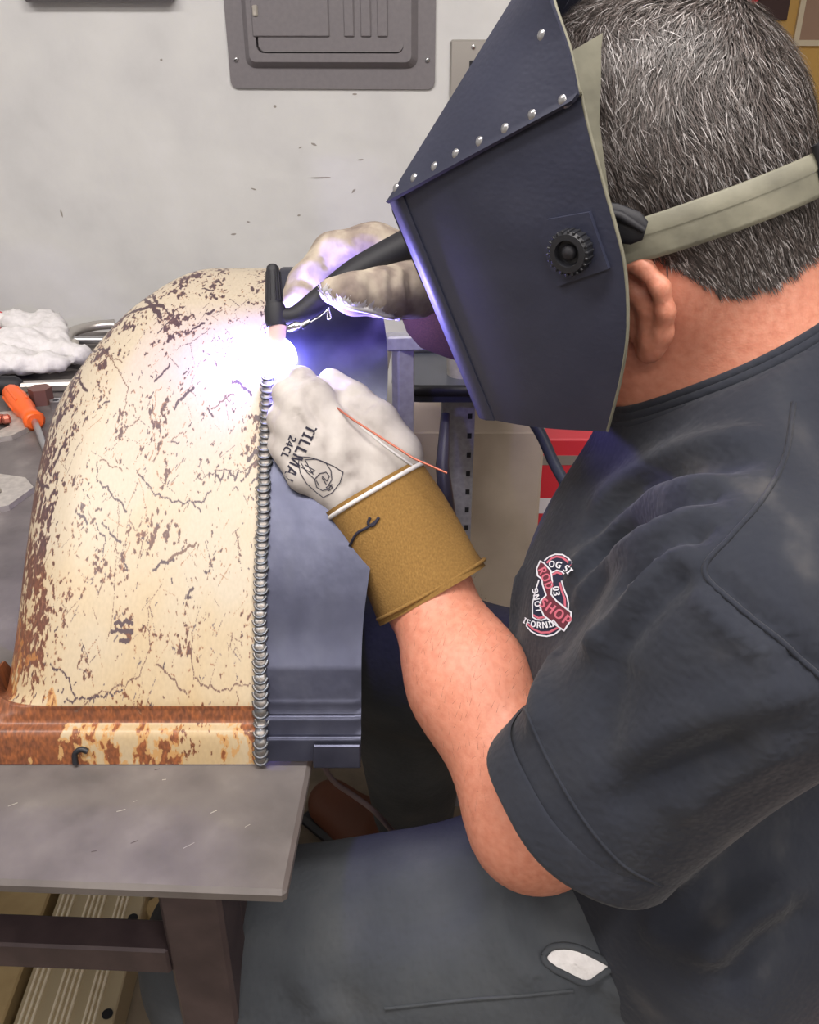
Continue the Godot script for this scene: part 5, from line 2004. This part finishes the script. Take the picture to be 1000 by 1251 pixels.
# ================================================================ emblem on the shirt: a pin shape with a ribbon
func emblem() -> void:
	var k := 100.0 / 894.0             # picture pixels per pixel of the close view
	var shirt: Node3D = person.get_node("t_shirt")
	var c := shirt_tm.intersect_ray(EYE, (at(672, 728, 1.0) - EYE).normalized())
	if not c.has("position"): return
	var o: Vector3 = c.position
	var d := (o - EYE).dot(fwd)
	var dir := (o - EYE).normalized()
	var x := right
	var y := dir.cross(right).normalized()
	if y.y < 0: y = -y
	var sc := d / FOCAL * k
	var cv := func_list(pin_outline, sc)
	var mbs := {}
	for n in ["navy", "white", "pink", "maroon"]: mbs[n] = MB.new()
	print_fill(mbs.navy, cv, o, x, y, shirt_tm, dir, 0.0006)
	for l in pin_white: print_line(mbs.white, func_list(l, sc), sc * 15.0, o, x, y, shirt_tm, dir, 0.0010)
	for l in pin_pink: print_line(mbs.pink, func_list(l, sc), sc * 22.0, o, x, y, shirt_tm, dir, 0.0010)
	print_fill(mbs.maroon, func_list(ribbon, sc), o, x, y, shirt_tm, dir, 0.0016)
	var rl := func_list(ribbon, sc)
	rl.append(rl[0])
	print_line(mbs.white, rl, sc * 16.0, o, x, y, shirt_tm, dir, 0.0020)
	# words: [text, height, centre x, centre y, turn, colour, bend]
	for wd in [["OG SI", 88, 490, 282, -0.42, "white", 260], ["03", 84, 440, 556, -1.45, "white", 0], ["LONG", 62, 226, 650, 1.75, "white", 0], ["IFORNIA", 62, 250, 930, 0.0, "white", -420], ["SHOP", 128, 425, 775, -0.62, "pink", 0], ["ROD", 112, 328, 410, -1.18, "pink", 0]]:
		var a: float = wd[4]
		var ex: Vector3 = x * cos(a) + y * sin(a)
		var ey: Vector3 = y * cos(a) - x * sin(a)
		var q: Vector2 = Vector2((wd[2] - 377.0), -(wd[3] - 608.0)) * sc
		print_text(mbs[wd[5]], wd[0], wd[1] * sc * 1.15, o + x * q.x + y * q.y, ex, ey, shirt_tm, dir, 0.0024, wd[6] * sc)
	part("emblem_ground", mbs.navy, M.navy_print, shirt)
	part("emblem_ribbon", mbs.maroon, M.maroon, shirt)
	part("emblem_outline", mbs.white, M.white_print, shirt, "white outline and letters of the chest emblem")
	part("emblem_letters", mbs.pink, M.pink_print, shirt, "pink letters and lines of the chest emblem")

func func_list(l: Array, sc: float) -> Array:
	var out := []
	for q in l: out.append(Vector2(q[0] - 377.0, -(q[1] - 608.0)) * sc)
	return out

var pin_outline := [[300, 210], [360, 170], [440, 148], [520, 165], [580, 205], [612, 265], [560, 320], [510, 400], [500, 470], [530, 540], [562, 640], [562, 740], [530, 850], [480, 950], [400, 1020], [300, 1045], [200, 1025], [130, 985], [95, 945], [150, 880], [170, 840], [165, 720], [195, 560], [240, 440], [250, 330]]
var pin_white := [[[318, 210], [370, 170], [440, 150], [515, 160], [570, 200], [606, 262]], [[400, 352], [450, 328], [500, 345], [525, 372]], [[500, 450], [520, 530], [555, 620], [566, 690], [560, 760]], [[250, 430], [205, 560], [172, 700], [172, 840]], [[172, 845], [220, 872], [280, 874], [335, 850]], [[95, 950], [150, 1005], [230, 1040], [330, 1045], [410, 1020], [480, 960]]]
var pin_pink := [[[345, 235], [400, 190], [450, 176], [510, 190], [560, 232], [590, 282]], [[400, 378], [450, 352], [500, 372]], [[480, 470], [500, 550], [530, 640], [530, 735]], [[185, 825], [240, 852], [310, 838]], [[110, 925], [180, 980], [270, 1010], [360, 998], [450, 945]]]
var ribbon := [[265, 212], [310, 240], [385, 330], [400, 450], [385, 590], [440, 660], [590, 780], [585, 860], [515, 970], [400, 900], [300, 820], [262, 740], [270, 660], [330, 600], [290, 480], [285, 420], [235, 380], [225, 300]]

# ================================================================ things on the bench
func bench_clutter() -> void:
	var y := BENCH
	# orange screwdriver
	var tip := on_y(52, 540, y + 0.006)
	var neck := on_y(42, 514, y + 0.014)
	var back := on_y(14, 480, y + 0.016)
	var t := thing("screwdriver", "screwdriver with an orange handle lying beside the fender", "screwdriver", Vector3(back.x, y, back.z))
	var ax := (neck - back)
	var b := MB.new()
	b.tube([back - ax * 0.04, back, back + ax * 0.25, back + ax * 0.6, back + ax * 0.78, back + ax * 0.9, neck, neck + ax * 0.03], [0.008, 0.0135, 0.0160, 0.0150, 0.0115, 0.0130, 0.0150, 0.011], 12)
	var hd := part("handle", b, M.orange, t, "bright orange plastic handle")
	for i in 6:
		var a := TAU * i / 6
		var sx := ax.normalized().cross(Vector3.UP).normalized()
		var o := sx * cos(a) + sx.cross(ax.normalized()) * sin(a)
		b = MB.new()
		b.tube([back + ax * 0.1 + o * 0.0142, back + ax * 0.55 + o * 0.0142], 0.0022, 6)
		part("grip_rib", b, M.orange, hd)
	b = MB.new()
	b.tube([neck, tip, tip + (tip - neck) * 2.5], [0.0048, 0.0045, 0.0036], 10)
	part("shaft", b, M.steel, t)
	# two flat brackets with six-sided openings
	bracket(-12, 526, 0.30, 0.0)
	bracket(-26, 610, 0.42, 1.0)
	# rag in folds
	var r := RandomNumberGenerator.new()
	r.seed = 8
	var prims := []
	for q in [[10, 424, 0.030, 95, 438], [-40, 440, 0.03, 60, 452], [20, 402, 0.028, 70, 402], [60, 398, 0.026, 78, 430], [-30, 410, 0.03, 30, 440], [0, 455, 0.018, 84, 448], [-60, 400, 0.03, 20, 395], [30, 430, 0.03, 60, 412]]:
		var a: Vector3 = on_y(q[0], q[1], y + 0.02)
		var c: Vector3 = on_y(q[3], q[4], y + 0.018)
		prims.append(cap(a + Vector3(0, 0.01, 0), c + Vector3(0, 0.008, 0), q[2], q[2] * 0.75, Vector3.UP, 0.7))
	var rag := soft(prims, 0.007, 0.012, [Plane(Vector3.DOWN, Vector3(0, y + 0.001, 0))])
	var nz := FastNoiseLite.new()
	nz.seed = 3
	nz.frequency = 14.0
	relax(rag, 1)
	for i in rag.v.size():
		if rag.v[i].y > y + 0.006: rag.v[i] += rag.n[i] * (0.013 * nz.get_noise_3dv(rag.v[i]) + 0.007 * nz.get_noise_3dv(rag.v[i] * 2.7))
	renormal(rag)
	single("shop_rag", rag, M.white_cloth, "crumpled white shop rag on the bench against the wall", "rag")
	# red plier handle behind the rag
	b = MB.new()
	var ra := on_y(-40, 392, y + 0.02)
	var rb := on_y(5, 388, y + 0.03)
	b.tube(curve3([ra, ra.lerp(rb, 0.5) + Vector3(0, 0.012, 0), rb], 6), lerp_list([0.009, 0.011, 0.008], 13), 10)
	b.tube(curve3([ra + Vector3(0, -0.008, 0.03), ra.lerp(rb, 0.5) + Vector3(0, -0.006, 0.035), rb + Vector3(0, -0.018, 0.02)], 6), lerp_list([0.009, 0.011, 0.008], 13), 10)
	single("pliers", b, M.red, "red-handled pliers poking out behind the white rag", "pliers")
	# clamp frame beside the rag
	var c0 := on_y(58, 425, y + 0.02)
	t = thing("c_clamp", "grey steel clamp lying between the white rag and the fender", "clamp", Vector3(c0.x, y, c0.z))
	b = MB.new()
	var loop := []
	for q in [[82, 428], [82, 412], [92, 404], [116, 398], [140, 396]]: loop.append(on_y(q[0], q[1], y + 0.022))
	b.tube(curve3(loop, 5), 0.011, 8, true, Vector3.UP, 0.8)
	part("frame", b, M.brushed, t)
	b = MB.new()
	b.tube([on_y(88, 416, y + 0.016), on_y(130, 415, y + 0.016)], 0.007, 10)
	part("screw", b, M.steel, t)
	b = MB.new()
	b.box(on_y(86, 426, y + 0.014), Vector3(0.03, 0.026, 0.03), Basis(Vector3.UP, 0.3), 0.004)
	part("jaw", b, M.plate_steel, t)
	# long bar and hammer head
	t = thing("pry_bar", "long dark steel bar lying in front of the white rag", "bar", on_y(30, 466, y))
	b = MB.new()
	b.box((on_y(-60, 480, y + 0.008) + on_y(110, 466, y + 0.008)) * 0.5, Vector3(0.30, 0.016, 0.02), Basis(Vector3.UP, 0.10), 0.004)
	part("shaft", b, M.brushed, t)
	b = MB.new()
	b.tube([on_y(-30, 472, y + 0.014), on_y(20, 470, y + 0.013), on_y(26, 469, y + 0.012)], [0.015, 0.014, 0.008], 10)
	part("grip", b, M.rubber, t)
	b = MB.new()
	var nutp := on_y(52, 492, y)
	b.prism(ngon(0.017, 6, 0.3), 0.024, Transform3D(Basis(Vector3.RIGHT, -PI / 2), nutp))
	single("hex_nut", b, mat(rgb(118, 84, 78), 0.5, 0.3), "brownish steel hex nut beside the orange screwdriver", "nut")
	b = MB.new()
	b.prism(ngon(0.010, 6, 0.0), 0.012, Transform3D(Basis(Vector3.RIGHT, -PI / 2), on_y(70, 498, y)), ngon(0.005, 6, 0.0))
	single("hex_nut", b, M.steel, "small grey hex nut lying against the fender", "nut")
	# small red-and-steel part by the bracket
	b = MB.new()
	var sp := on_y(4, 512, y + 0.012)
	b.tube([sp, sp + Vector3(-0.03, 0.0, -0.005)], [0.007, 0.009], 8)
	b.box(sp + Vector3(0.004, 0, 0), Vector3(0.012, 0.012, 0.014), Basis(Vector3.UP, 0.5), 0.003)
	single("hose_fitting", b, M.copper, "small copper hose fitting lying on the bracket", "fitting")

func ngon(r: float, cnt: int, turn: float) -> Array:
	var out := []
	for i in cnt: out.append(Vector2(cos(turn + TAU * i / cnt), sin(turn + TAU * i / cnt)) * r)
	return out

func bracket(px: float, py: float, turn: float, kind: float) -> void:
	var o := on_y(px, py, BENCH)
	var xf := Transform3D(Basis(Vector3.UP, turn) * Basis(Vector3.RIGHT, -PI / 2), o)
	var outer := []
	var inner := []
	var shape := [[0.050, -0.006], [0.044, 0.020], [0.020, 0.040], [-0.020, 0.043], [-0.050, 0.022], [-0.054, -0.012], [-0.024, -0.042], [0.026, -0.036]]
	var hole := [[0.022, -0.005], [0.020, 0.008], [0.008, 0.020], [-0.010, 0.020], [-0.024, 0.010], [-0.024, -0.006], [-0.010, -0.018], [0.012, -0.016]]
	var f := 1.25
	for i in 8:
		for j in 3:
			var t := j / 3.0
			outer.append(Vector2(shape[i][0], shape[i][1]).lerp(Vector2(shape[(i + 1) % 8][0], shape[(i + 1) % 8][1]), t) * f)
			inner.append(Vector2(hole[i][0], hole[i][1]).lerp(Vector2(hole[(i + 1) % 8][0], hole[(i + 1) % 8][1]), t) * f)
	var b := MB.new()
	b.prism(outer, 0.007, xf, inner)
	single("flat_bracket", b, M.plate_steel, "flat pale steel bracket with an open middle, touching the screwdriver" if kind == 0.0 else "flat pale steel bracket with an open middle, lying apart on the bench", "bracket")

# ================================================================ under the bench
func under_bench() -> void:
	# ribbed aluminium loading ramp rail on the floor
	var a0 := on_y(80, 1251, 0.05)
	var a1 := on_y(138, 1060, 0.05)
	var dir := (a1 - a0).normalized()
	var sd := dir.cross(Vector3.UP).normalized()
	if sd.x < 0: sd = -sd
	var bas := Basis(sd, Vector3.UP, sd.cross(Vector3.UP))
	var mid := a0 + dir * 0.08
	var len := 1.0
	var t := thing("ramp_rail", "ribbed aluminium rail with round holes on the floor under the bench", "rail", Vector3(mid.x, 0, mid.z))
	var b := MB.new()
	b.box(mid + Vector3(0, -0.02, 0), Vector3(0.135, 0.06, len), bas, 0.002)
	part("channel", b, mat(rgb(198, 182, 150), 0.45, 0.3), t)
	var ribm := mat(rgb(250, 240, 216), 0.35, 0.2)
	for q in [-0.058, -0.050, -0.042, -0.018, -0.010, -0.002, 0.006, 0.028, 0.035, 0.042]:
		b = MB.new()
		b.box(mid + sd * q + Vector3(0, 0.0125, 0), Vector3(0.0034, 0.006, len), bas, 0.001)
		part("rib", b, ribm, t)
	for i in 6:
		b = MB.new()
		var c := a0 + dir * (0.03 + 0.075 * i - 0.1) + sd * 0.057 + Vector3(0, 0.0105, 0)
		b.lathe([Vector2(0.0075, 0.0), Vector2(0.0075, 0.0012), Vector2(0.0, 0.0012)], Transform3D(Basis.IDENTITY, c), 16)
		part("hole", b, M.black, t)
	# second rail beside it
	var e0 := on_y(-34, 1251, 0.05)
	b = MB.new()
	b.box(e0 + dir * 0.1 + Vector3(0, -0.02, 0), Vector3(0.09, 0.06, 1.0), bas, 0.003)
	single("wood_plank", b, M.wood, "pale wooden plank on the floor beside the ribbed rail", "plank")
	# wooden offcut wedge
	var w := on_y(216, 1116, 0.0)
	b = MB.new()
	b.box(w + Vector3(0, 0.02, 0), Vector3(0.09, 0.04, 0.04), Basis(Vector3.UP, 0.7), 0.002)
	single("wood_offcut", b, M.wood, "small wooden offcut on the floor behind the bench leg", "wood block")
	b = MB.new()
	var w2 := on_y(206, 1086, 0.0)
	b.box((w + w2) * 0.5 + Vector3(0.03, 0.015, -0.09), Vector3(0.02, 0.03, 0.12), Basis(Vector3.UP, 0.5), 0.002)
	single("wood_strip", b, M.wood, "narrow wooden strip leaning behind the bench leg", "wood strip")
	# pale cable down past the fender's corner
	b = MB.new()
	b.tube(curve3([at(394, 934, 0.98), at(408, 955, 1.0), at(432, 972, 1.02), at(456, 990, 1.03), at(476, 1012, 1.02), at(495, 1036, 1.0), at(500, 1080, 1.05)], 6), 0.0032, 8)
	single("ground_cable", b, mat(rgb(120, 104, 108), 0.6), "thin grey cable hanging past the corner of the bench", "cable")
	# stool
	var s := Vector3(0.42, 0.0, -0.55)
	t = thing("shop_stool", "round shop stool with a red padded seat under the welder", "stool", s)
	b = MB.new()
	b.lathe_smooth([Vector2(0.0, 0.415), Vector2(0.20, 0.415), Vector2(0.225, 0.425), Vector2(0.235, 0.45), Vector2(0.225, 0.482), Vector2(0.19, 0.495), Vector2(0.0, 0.498)], Transform3D(Basis.IDENTITY, s), 40)
	part("seat", b, M.red, t, "red padded seat")
	b = MB.new()
	b.tube([s + Vector3(0, 0.06, 0), s + Vector3(0, 0.42, 0)], 0.025, 14)
	part("post", b, M.steel, t)
	for i in 5:
		var a: float = TAU * i / 5.0 + 0.3
		b = MB.new()
		var e := s + Vector3(cos(a) * 0.26, 0.055, sin(a) * 0.26)
		b.tube([s + Vector3(0, 0.09, 0), e], [0.02, 0.014], 8)
		var leg := part("leg", b, M.black, t)
		b = MB.new()
		b.tube([e + Vector3(-0.012, -0.03, 0), e + Vector3(0.012, -0.03, 0)], 0.025, 14)
		part("caster", b, M.rubber, leg)

# ================================================================ behind the welder
func behind() -> void:
	# tall brown box standing right of the bench
	var p := at(668, 533, 1.42)
	var w := (at(668, 533, 1.42) - at(490, 533, 1.42)).length()
	var top := p.y + 0.0
	var t := thing("cardboard_box", "large plain brown cardboard box standing behind the welder", "box", Vector3(p.x - w / 2, 0, p.z - 0.12))
	var b := MB.new()
	b.box(Vector3(p.x - w / 2, top / 2, p.z - 0.12), Vector3(w, top, 0.2), Basis.IDENTITY, 0.004)
	part("carton", b, M.card, t)
	b = MB.new()
	b.box(Vector3(p.x - w / 2, top + 0.06, p.z - 0.04), Vector3(w, 0.13, 0.004), Basis(Vector3.RIGHT, -0.25), 0.001)
	part("flap", b, M.card, t)
	# stand: black tray on perforated legs
	var tr := at(535, 452, 1.24)
	t = thing("tool_stand", "stand with a black rounded tray on perforated grey legs", "stand", Vector3(tr.x, 0, tr.z))
	b = MB.new()
	b.prism(rounded(0.21, 0.16, 0.03), 0.016, Transform3D(Basis(Vector3.RIGHT, -PI / 2), tr + Vector3(0.05, -0.016, 0)))
	part("tray", b, M.grey_tray, t)
	b = MB.new()
	var rim := []
	for q in rounded(0.21, 0.16, 0.03): rim.append(tr + Vector3(0.05 + q.x, 0.0, -q.y))
	rim.append(rim[0])
	b.tube(rim, 0.008, 8)
	part("tray_rim", b, M.black, t)
	for k in [[0.030, 0.0]]:
		var lt: Vector3 = tr + Vector3(k[0], -0.018, k[1])
		b = MB.new()
		b.box(Vector3(lt.x, lt.y / 2, lt.z), Vector3(0.046, lt.y, 0.003), Basis.IDENTITY, 0.0006)
		b.box(Vector3(lt.x - 0.023, lt.y / 2, lt.z - 0.014), Vector3(0.003, lt.y, 0.03), Basis.IDENTITY, 0.0006)
		var leg := part("leg", b, M.galv, t, "perforated grey steel leg")
		for i in 14:
			for s in [-1.0, 1.0]:
				b = MB.new()
				b.box(Vector3(lt.x + s * 0.016, lt.y - 0.02 - i * 0.030, lt.z + 0.0016), Vector3(0.006, 0.008, 0.0008), Basis.IDENTITY, 0.0)
				part("punched_hole", b, M.black, leg)
	b = MB.new()
	b.tube([at(544, 506, 1.22), at(540, 570, 1.20), at(550, 652, 1.18)], [0.007, 0.010, 0.012], 8, true, right, 0.9)
	single("dark_rod", b, mat(rgb(66, 64, 84), 0.5), "dark tapered steel bar leaning on the perforated stand leg", "bar")
	b = MB.new()
	var cp := at(566, 444, 1.22)
	cp.y = tr.y + 0.0
	b.lathe([Vector2(0.0, 0.0), Vector2(0.022, 0.0), Vector2(0.024, 0.034), Vector2(0.021, 0.034), Vector2(0.020, 0.004), Vector2(0.0, 0.004)], Transform3D(Basis.IDENTITY, cp), 24)
	single("small_cup", b, M.plate_steel, "small pale metal cup on the black tray", "cup")
	# pale steel bracket post right behind the patch
	t = thing("steel_post", "pale grey steel post and crossbar behind the fender patch", "post", Vector3(at(490, 440, 1.1).x, 0, at(490, 440, 1.1).z))
	b = MB.new()
	var q0 := at(492, 412, 1.08)
	b.box(Vector3(q0.x, q0.y / 2, q0.z), Vector3(0.022, q0.y, 0.022), Basis(Vector3.UP, 0.4), 0.002)
	part("post", b, M.galv, t)
	b = MB.new()
	b.box(q0 + Vector3(0.03, -0.004, 0), Vector3(0.1, 0.018, 0.022), Basis(Vector3.UP, 0.1), 0.002)
	part("crossbar", b, M.galv, t)
	# red carton on a white shelf, with a dark hose in front
	var rc := at(694, 560, 1.62)
	t = thing("red_carton", "red and white carton on the floor beyond the cardboard box", "carton", Vector3(rc.x, 0, rc.z))
	b = MB.new()
	b.box(Vector3(rc.x, rc.y / 2 + 0.03, rc.z), Vector3(0.14, rc.y + 0.06, 0.1), Basis.IDENTITY, 0.003)
	part("carton", b, M.red, t)
	for k in [[0.02, 0.018], [-0.07, 0.03], [-0.14, 0.03]]:
		b = MB.new()
		b.box(Vector3(rc.x, rc.y + k[0], rc.z + 0.0505), Vector3(0.139, k[1], 0.001), Basis.IDENTITY, 0.0)
		part("printed_band", b, M.white_print if k[0] < 0.0 else M.steel, t)
	b = MB.new()
	b.tube(curve3([at(640, 500, 1.3), at(660, 530, 1.3), at(676, 565, 1.3), at(694, 600, 1.3), at(715, 660, 1.3)], 6), 0.0085, 10)
	single("dark_hose", b, mat(rgb(62, 68, 84), 0.45), "dark hose running down beside the red carton", "hose")
	# far room: framed picture, dark poster and red sign on the yellow wall, shelf of chrome
	var fp := Plane(room_turn * Vector3(0, 0, 1), rm(0, 0, -1.3))
	var f0 := on_wall(1003, 10, fp)
	t = thing("picture_frame", "small picture in a cream frame on the yellow wall", "picture", f0 + Vector3(0, -0.09, 0))
	b = MB.new()
	b.prism(rounded(0.13, 0.19, 0.002), 0.015, Transform3D(room_turn, f0), rounded(0.10, 0.16, 0.001))
	part("frame", b, mat(rgb(228, 216, 190), 0.5), t)
	b = MB.new()
	b.box(f0 + room_turn.z * 0.004, Vector3(0.105, 0.165, 0.004), room_turn, 0.0)
	part("print", b, mat(rgb(170, 140, 120), 0.6), t)
	f0 = on_wall(944, 0, fp)
	b = MB.new()
	b.box(f0 + Vector3(0, 0.06, 0) + room_turn.z * 0.006, Vector3(0.09, 0.22, 0.01), room_turn, 0.001)
	single("dark_poster", b, mat(rgb(70, 46, 46), 0.6), "dark brown poster on the yellow wall next to the red sign", "poster")
	f0 = on_wall(905, -8, fp)
	b = MB.new()
	b.prism(ngon(0.07, 8, PI / 8), 0.006, Transform3D(room_turn, f0 + Vector3(0, 0.03, 0) + room_turn.z * 0.02))
	single("red_sign", b, M.red, "bright red metal sign on the yellow wall", "sign")
	var sh := on_wall(1010, 300, fp)
	t = thing("wall_shelf", "dark shelf on the yellow wall holding chrome parts", "shelf", sh)
	b = MB.new()
	b.box(sh + room_turn.z * 0.11, Vector3(0.5, 0.02, 0.22), room_turn, 0.002)
	part("board", b, M.wood, t)
	for i in 4:
		b = MB.new()
		var c := sh + room_turn * Vector3(-0.12 + i * 0.09, 0.01, 0.13)
		b.lathe_smooth([Vector2(0.0, 0.0), Vector2(0.03, 0.002), Vector2(0.034, 0.03), Vector2(0.02, 0.06), Vector2(0.028, 0.09), Vector2(0.014, 0.115), Vector2(0.0, 0.12)], Transform3D(Basis.IDENTITY, c), 20)
		single("chrome_part", b, M.bright_steel, "polished chrome part standing on the shelf at the yellow wall", "chrome part", "chrome parts on the shelf")
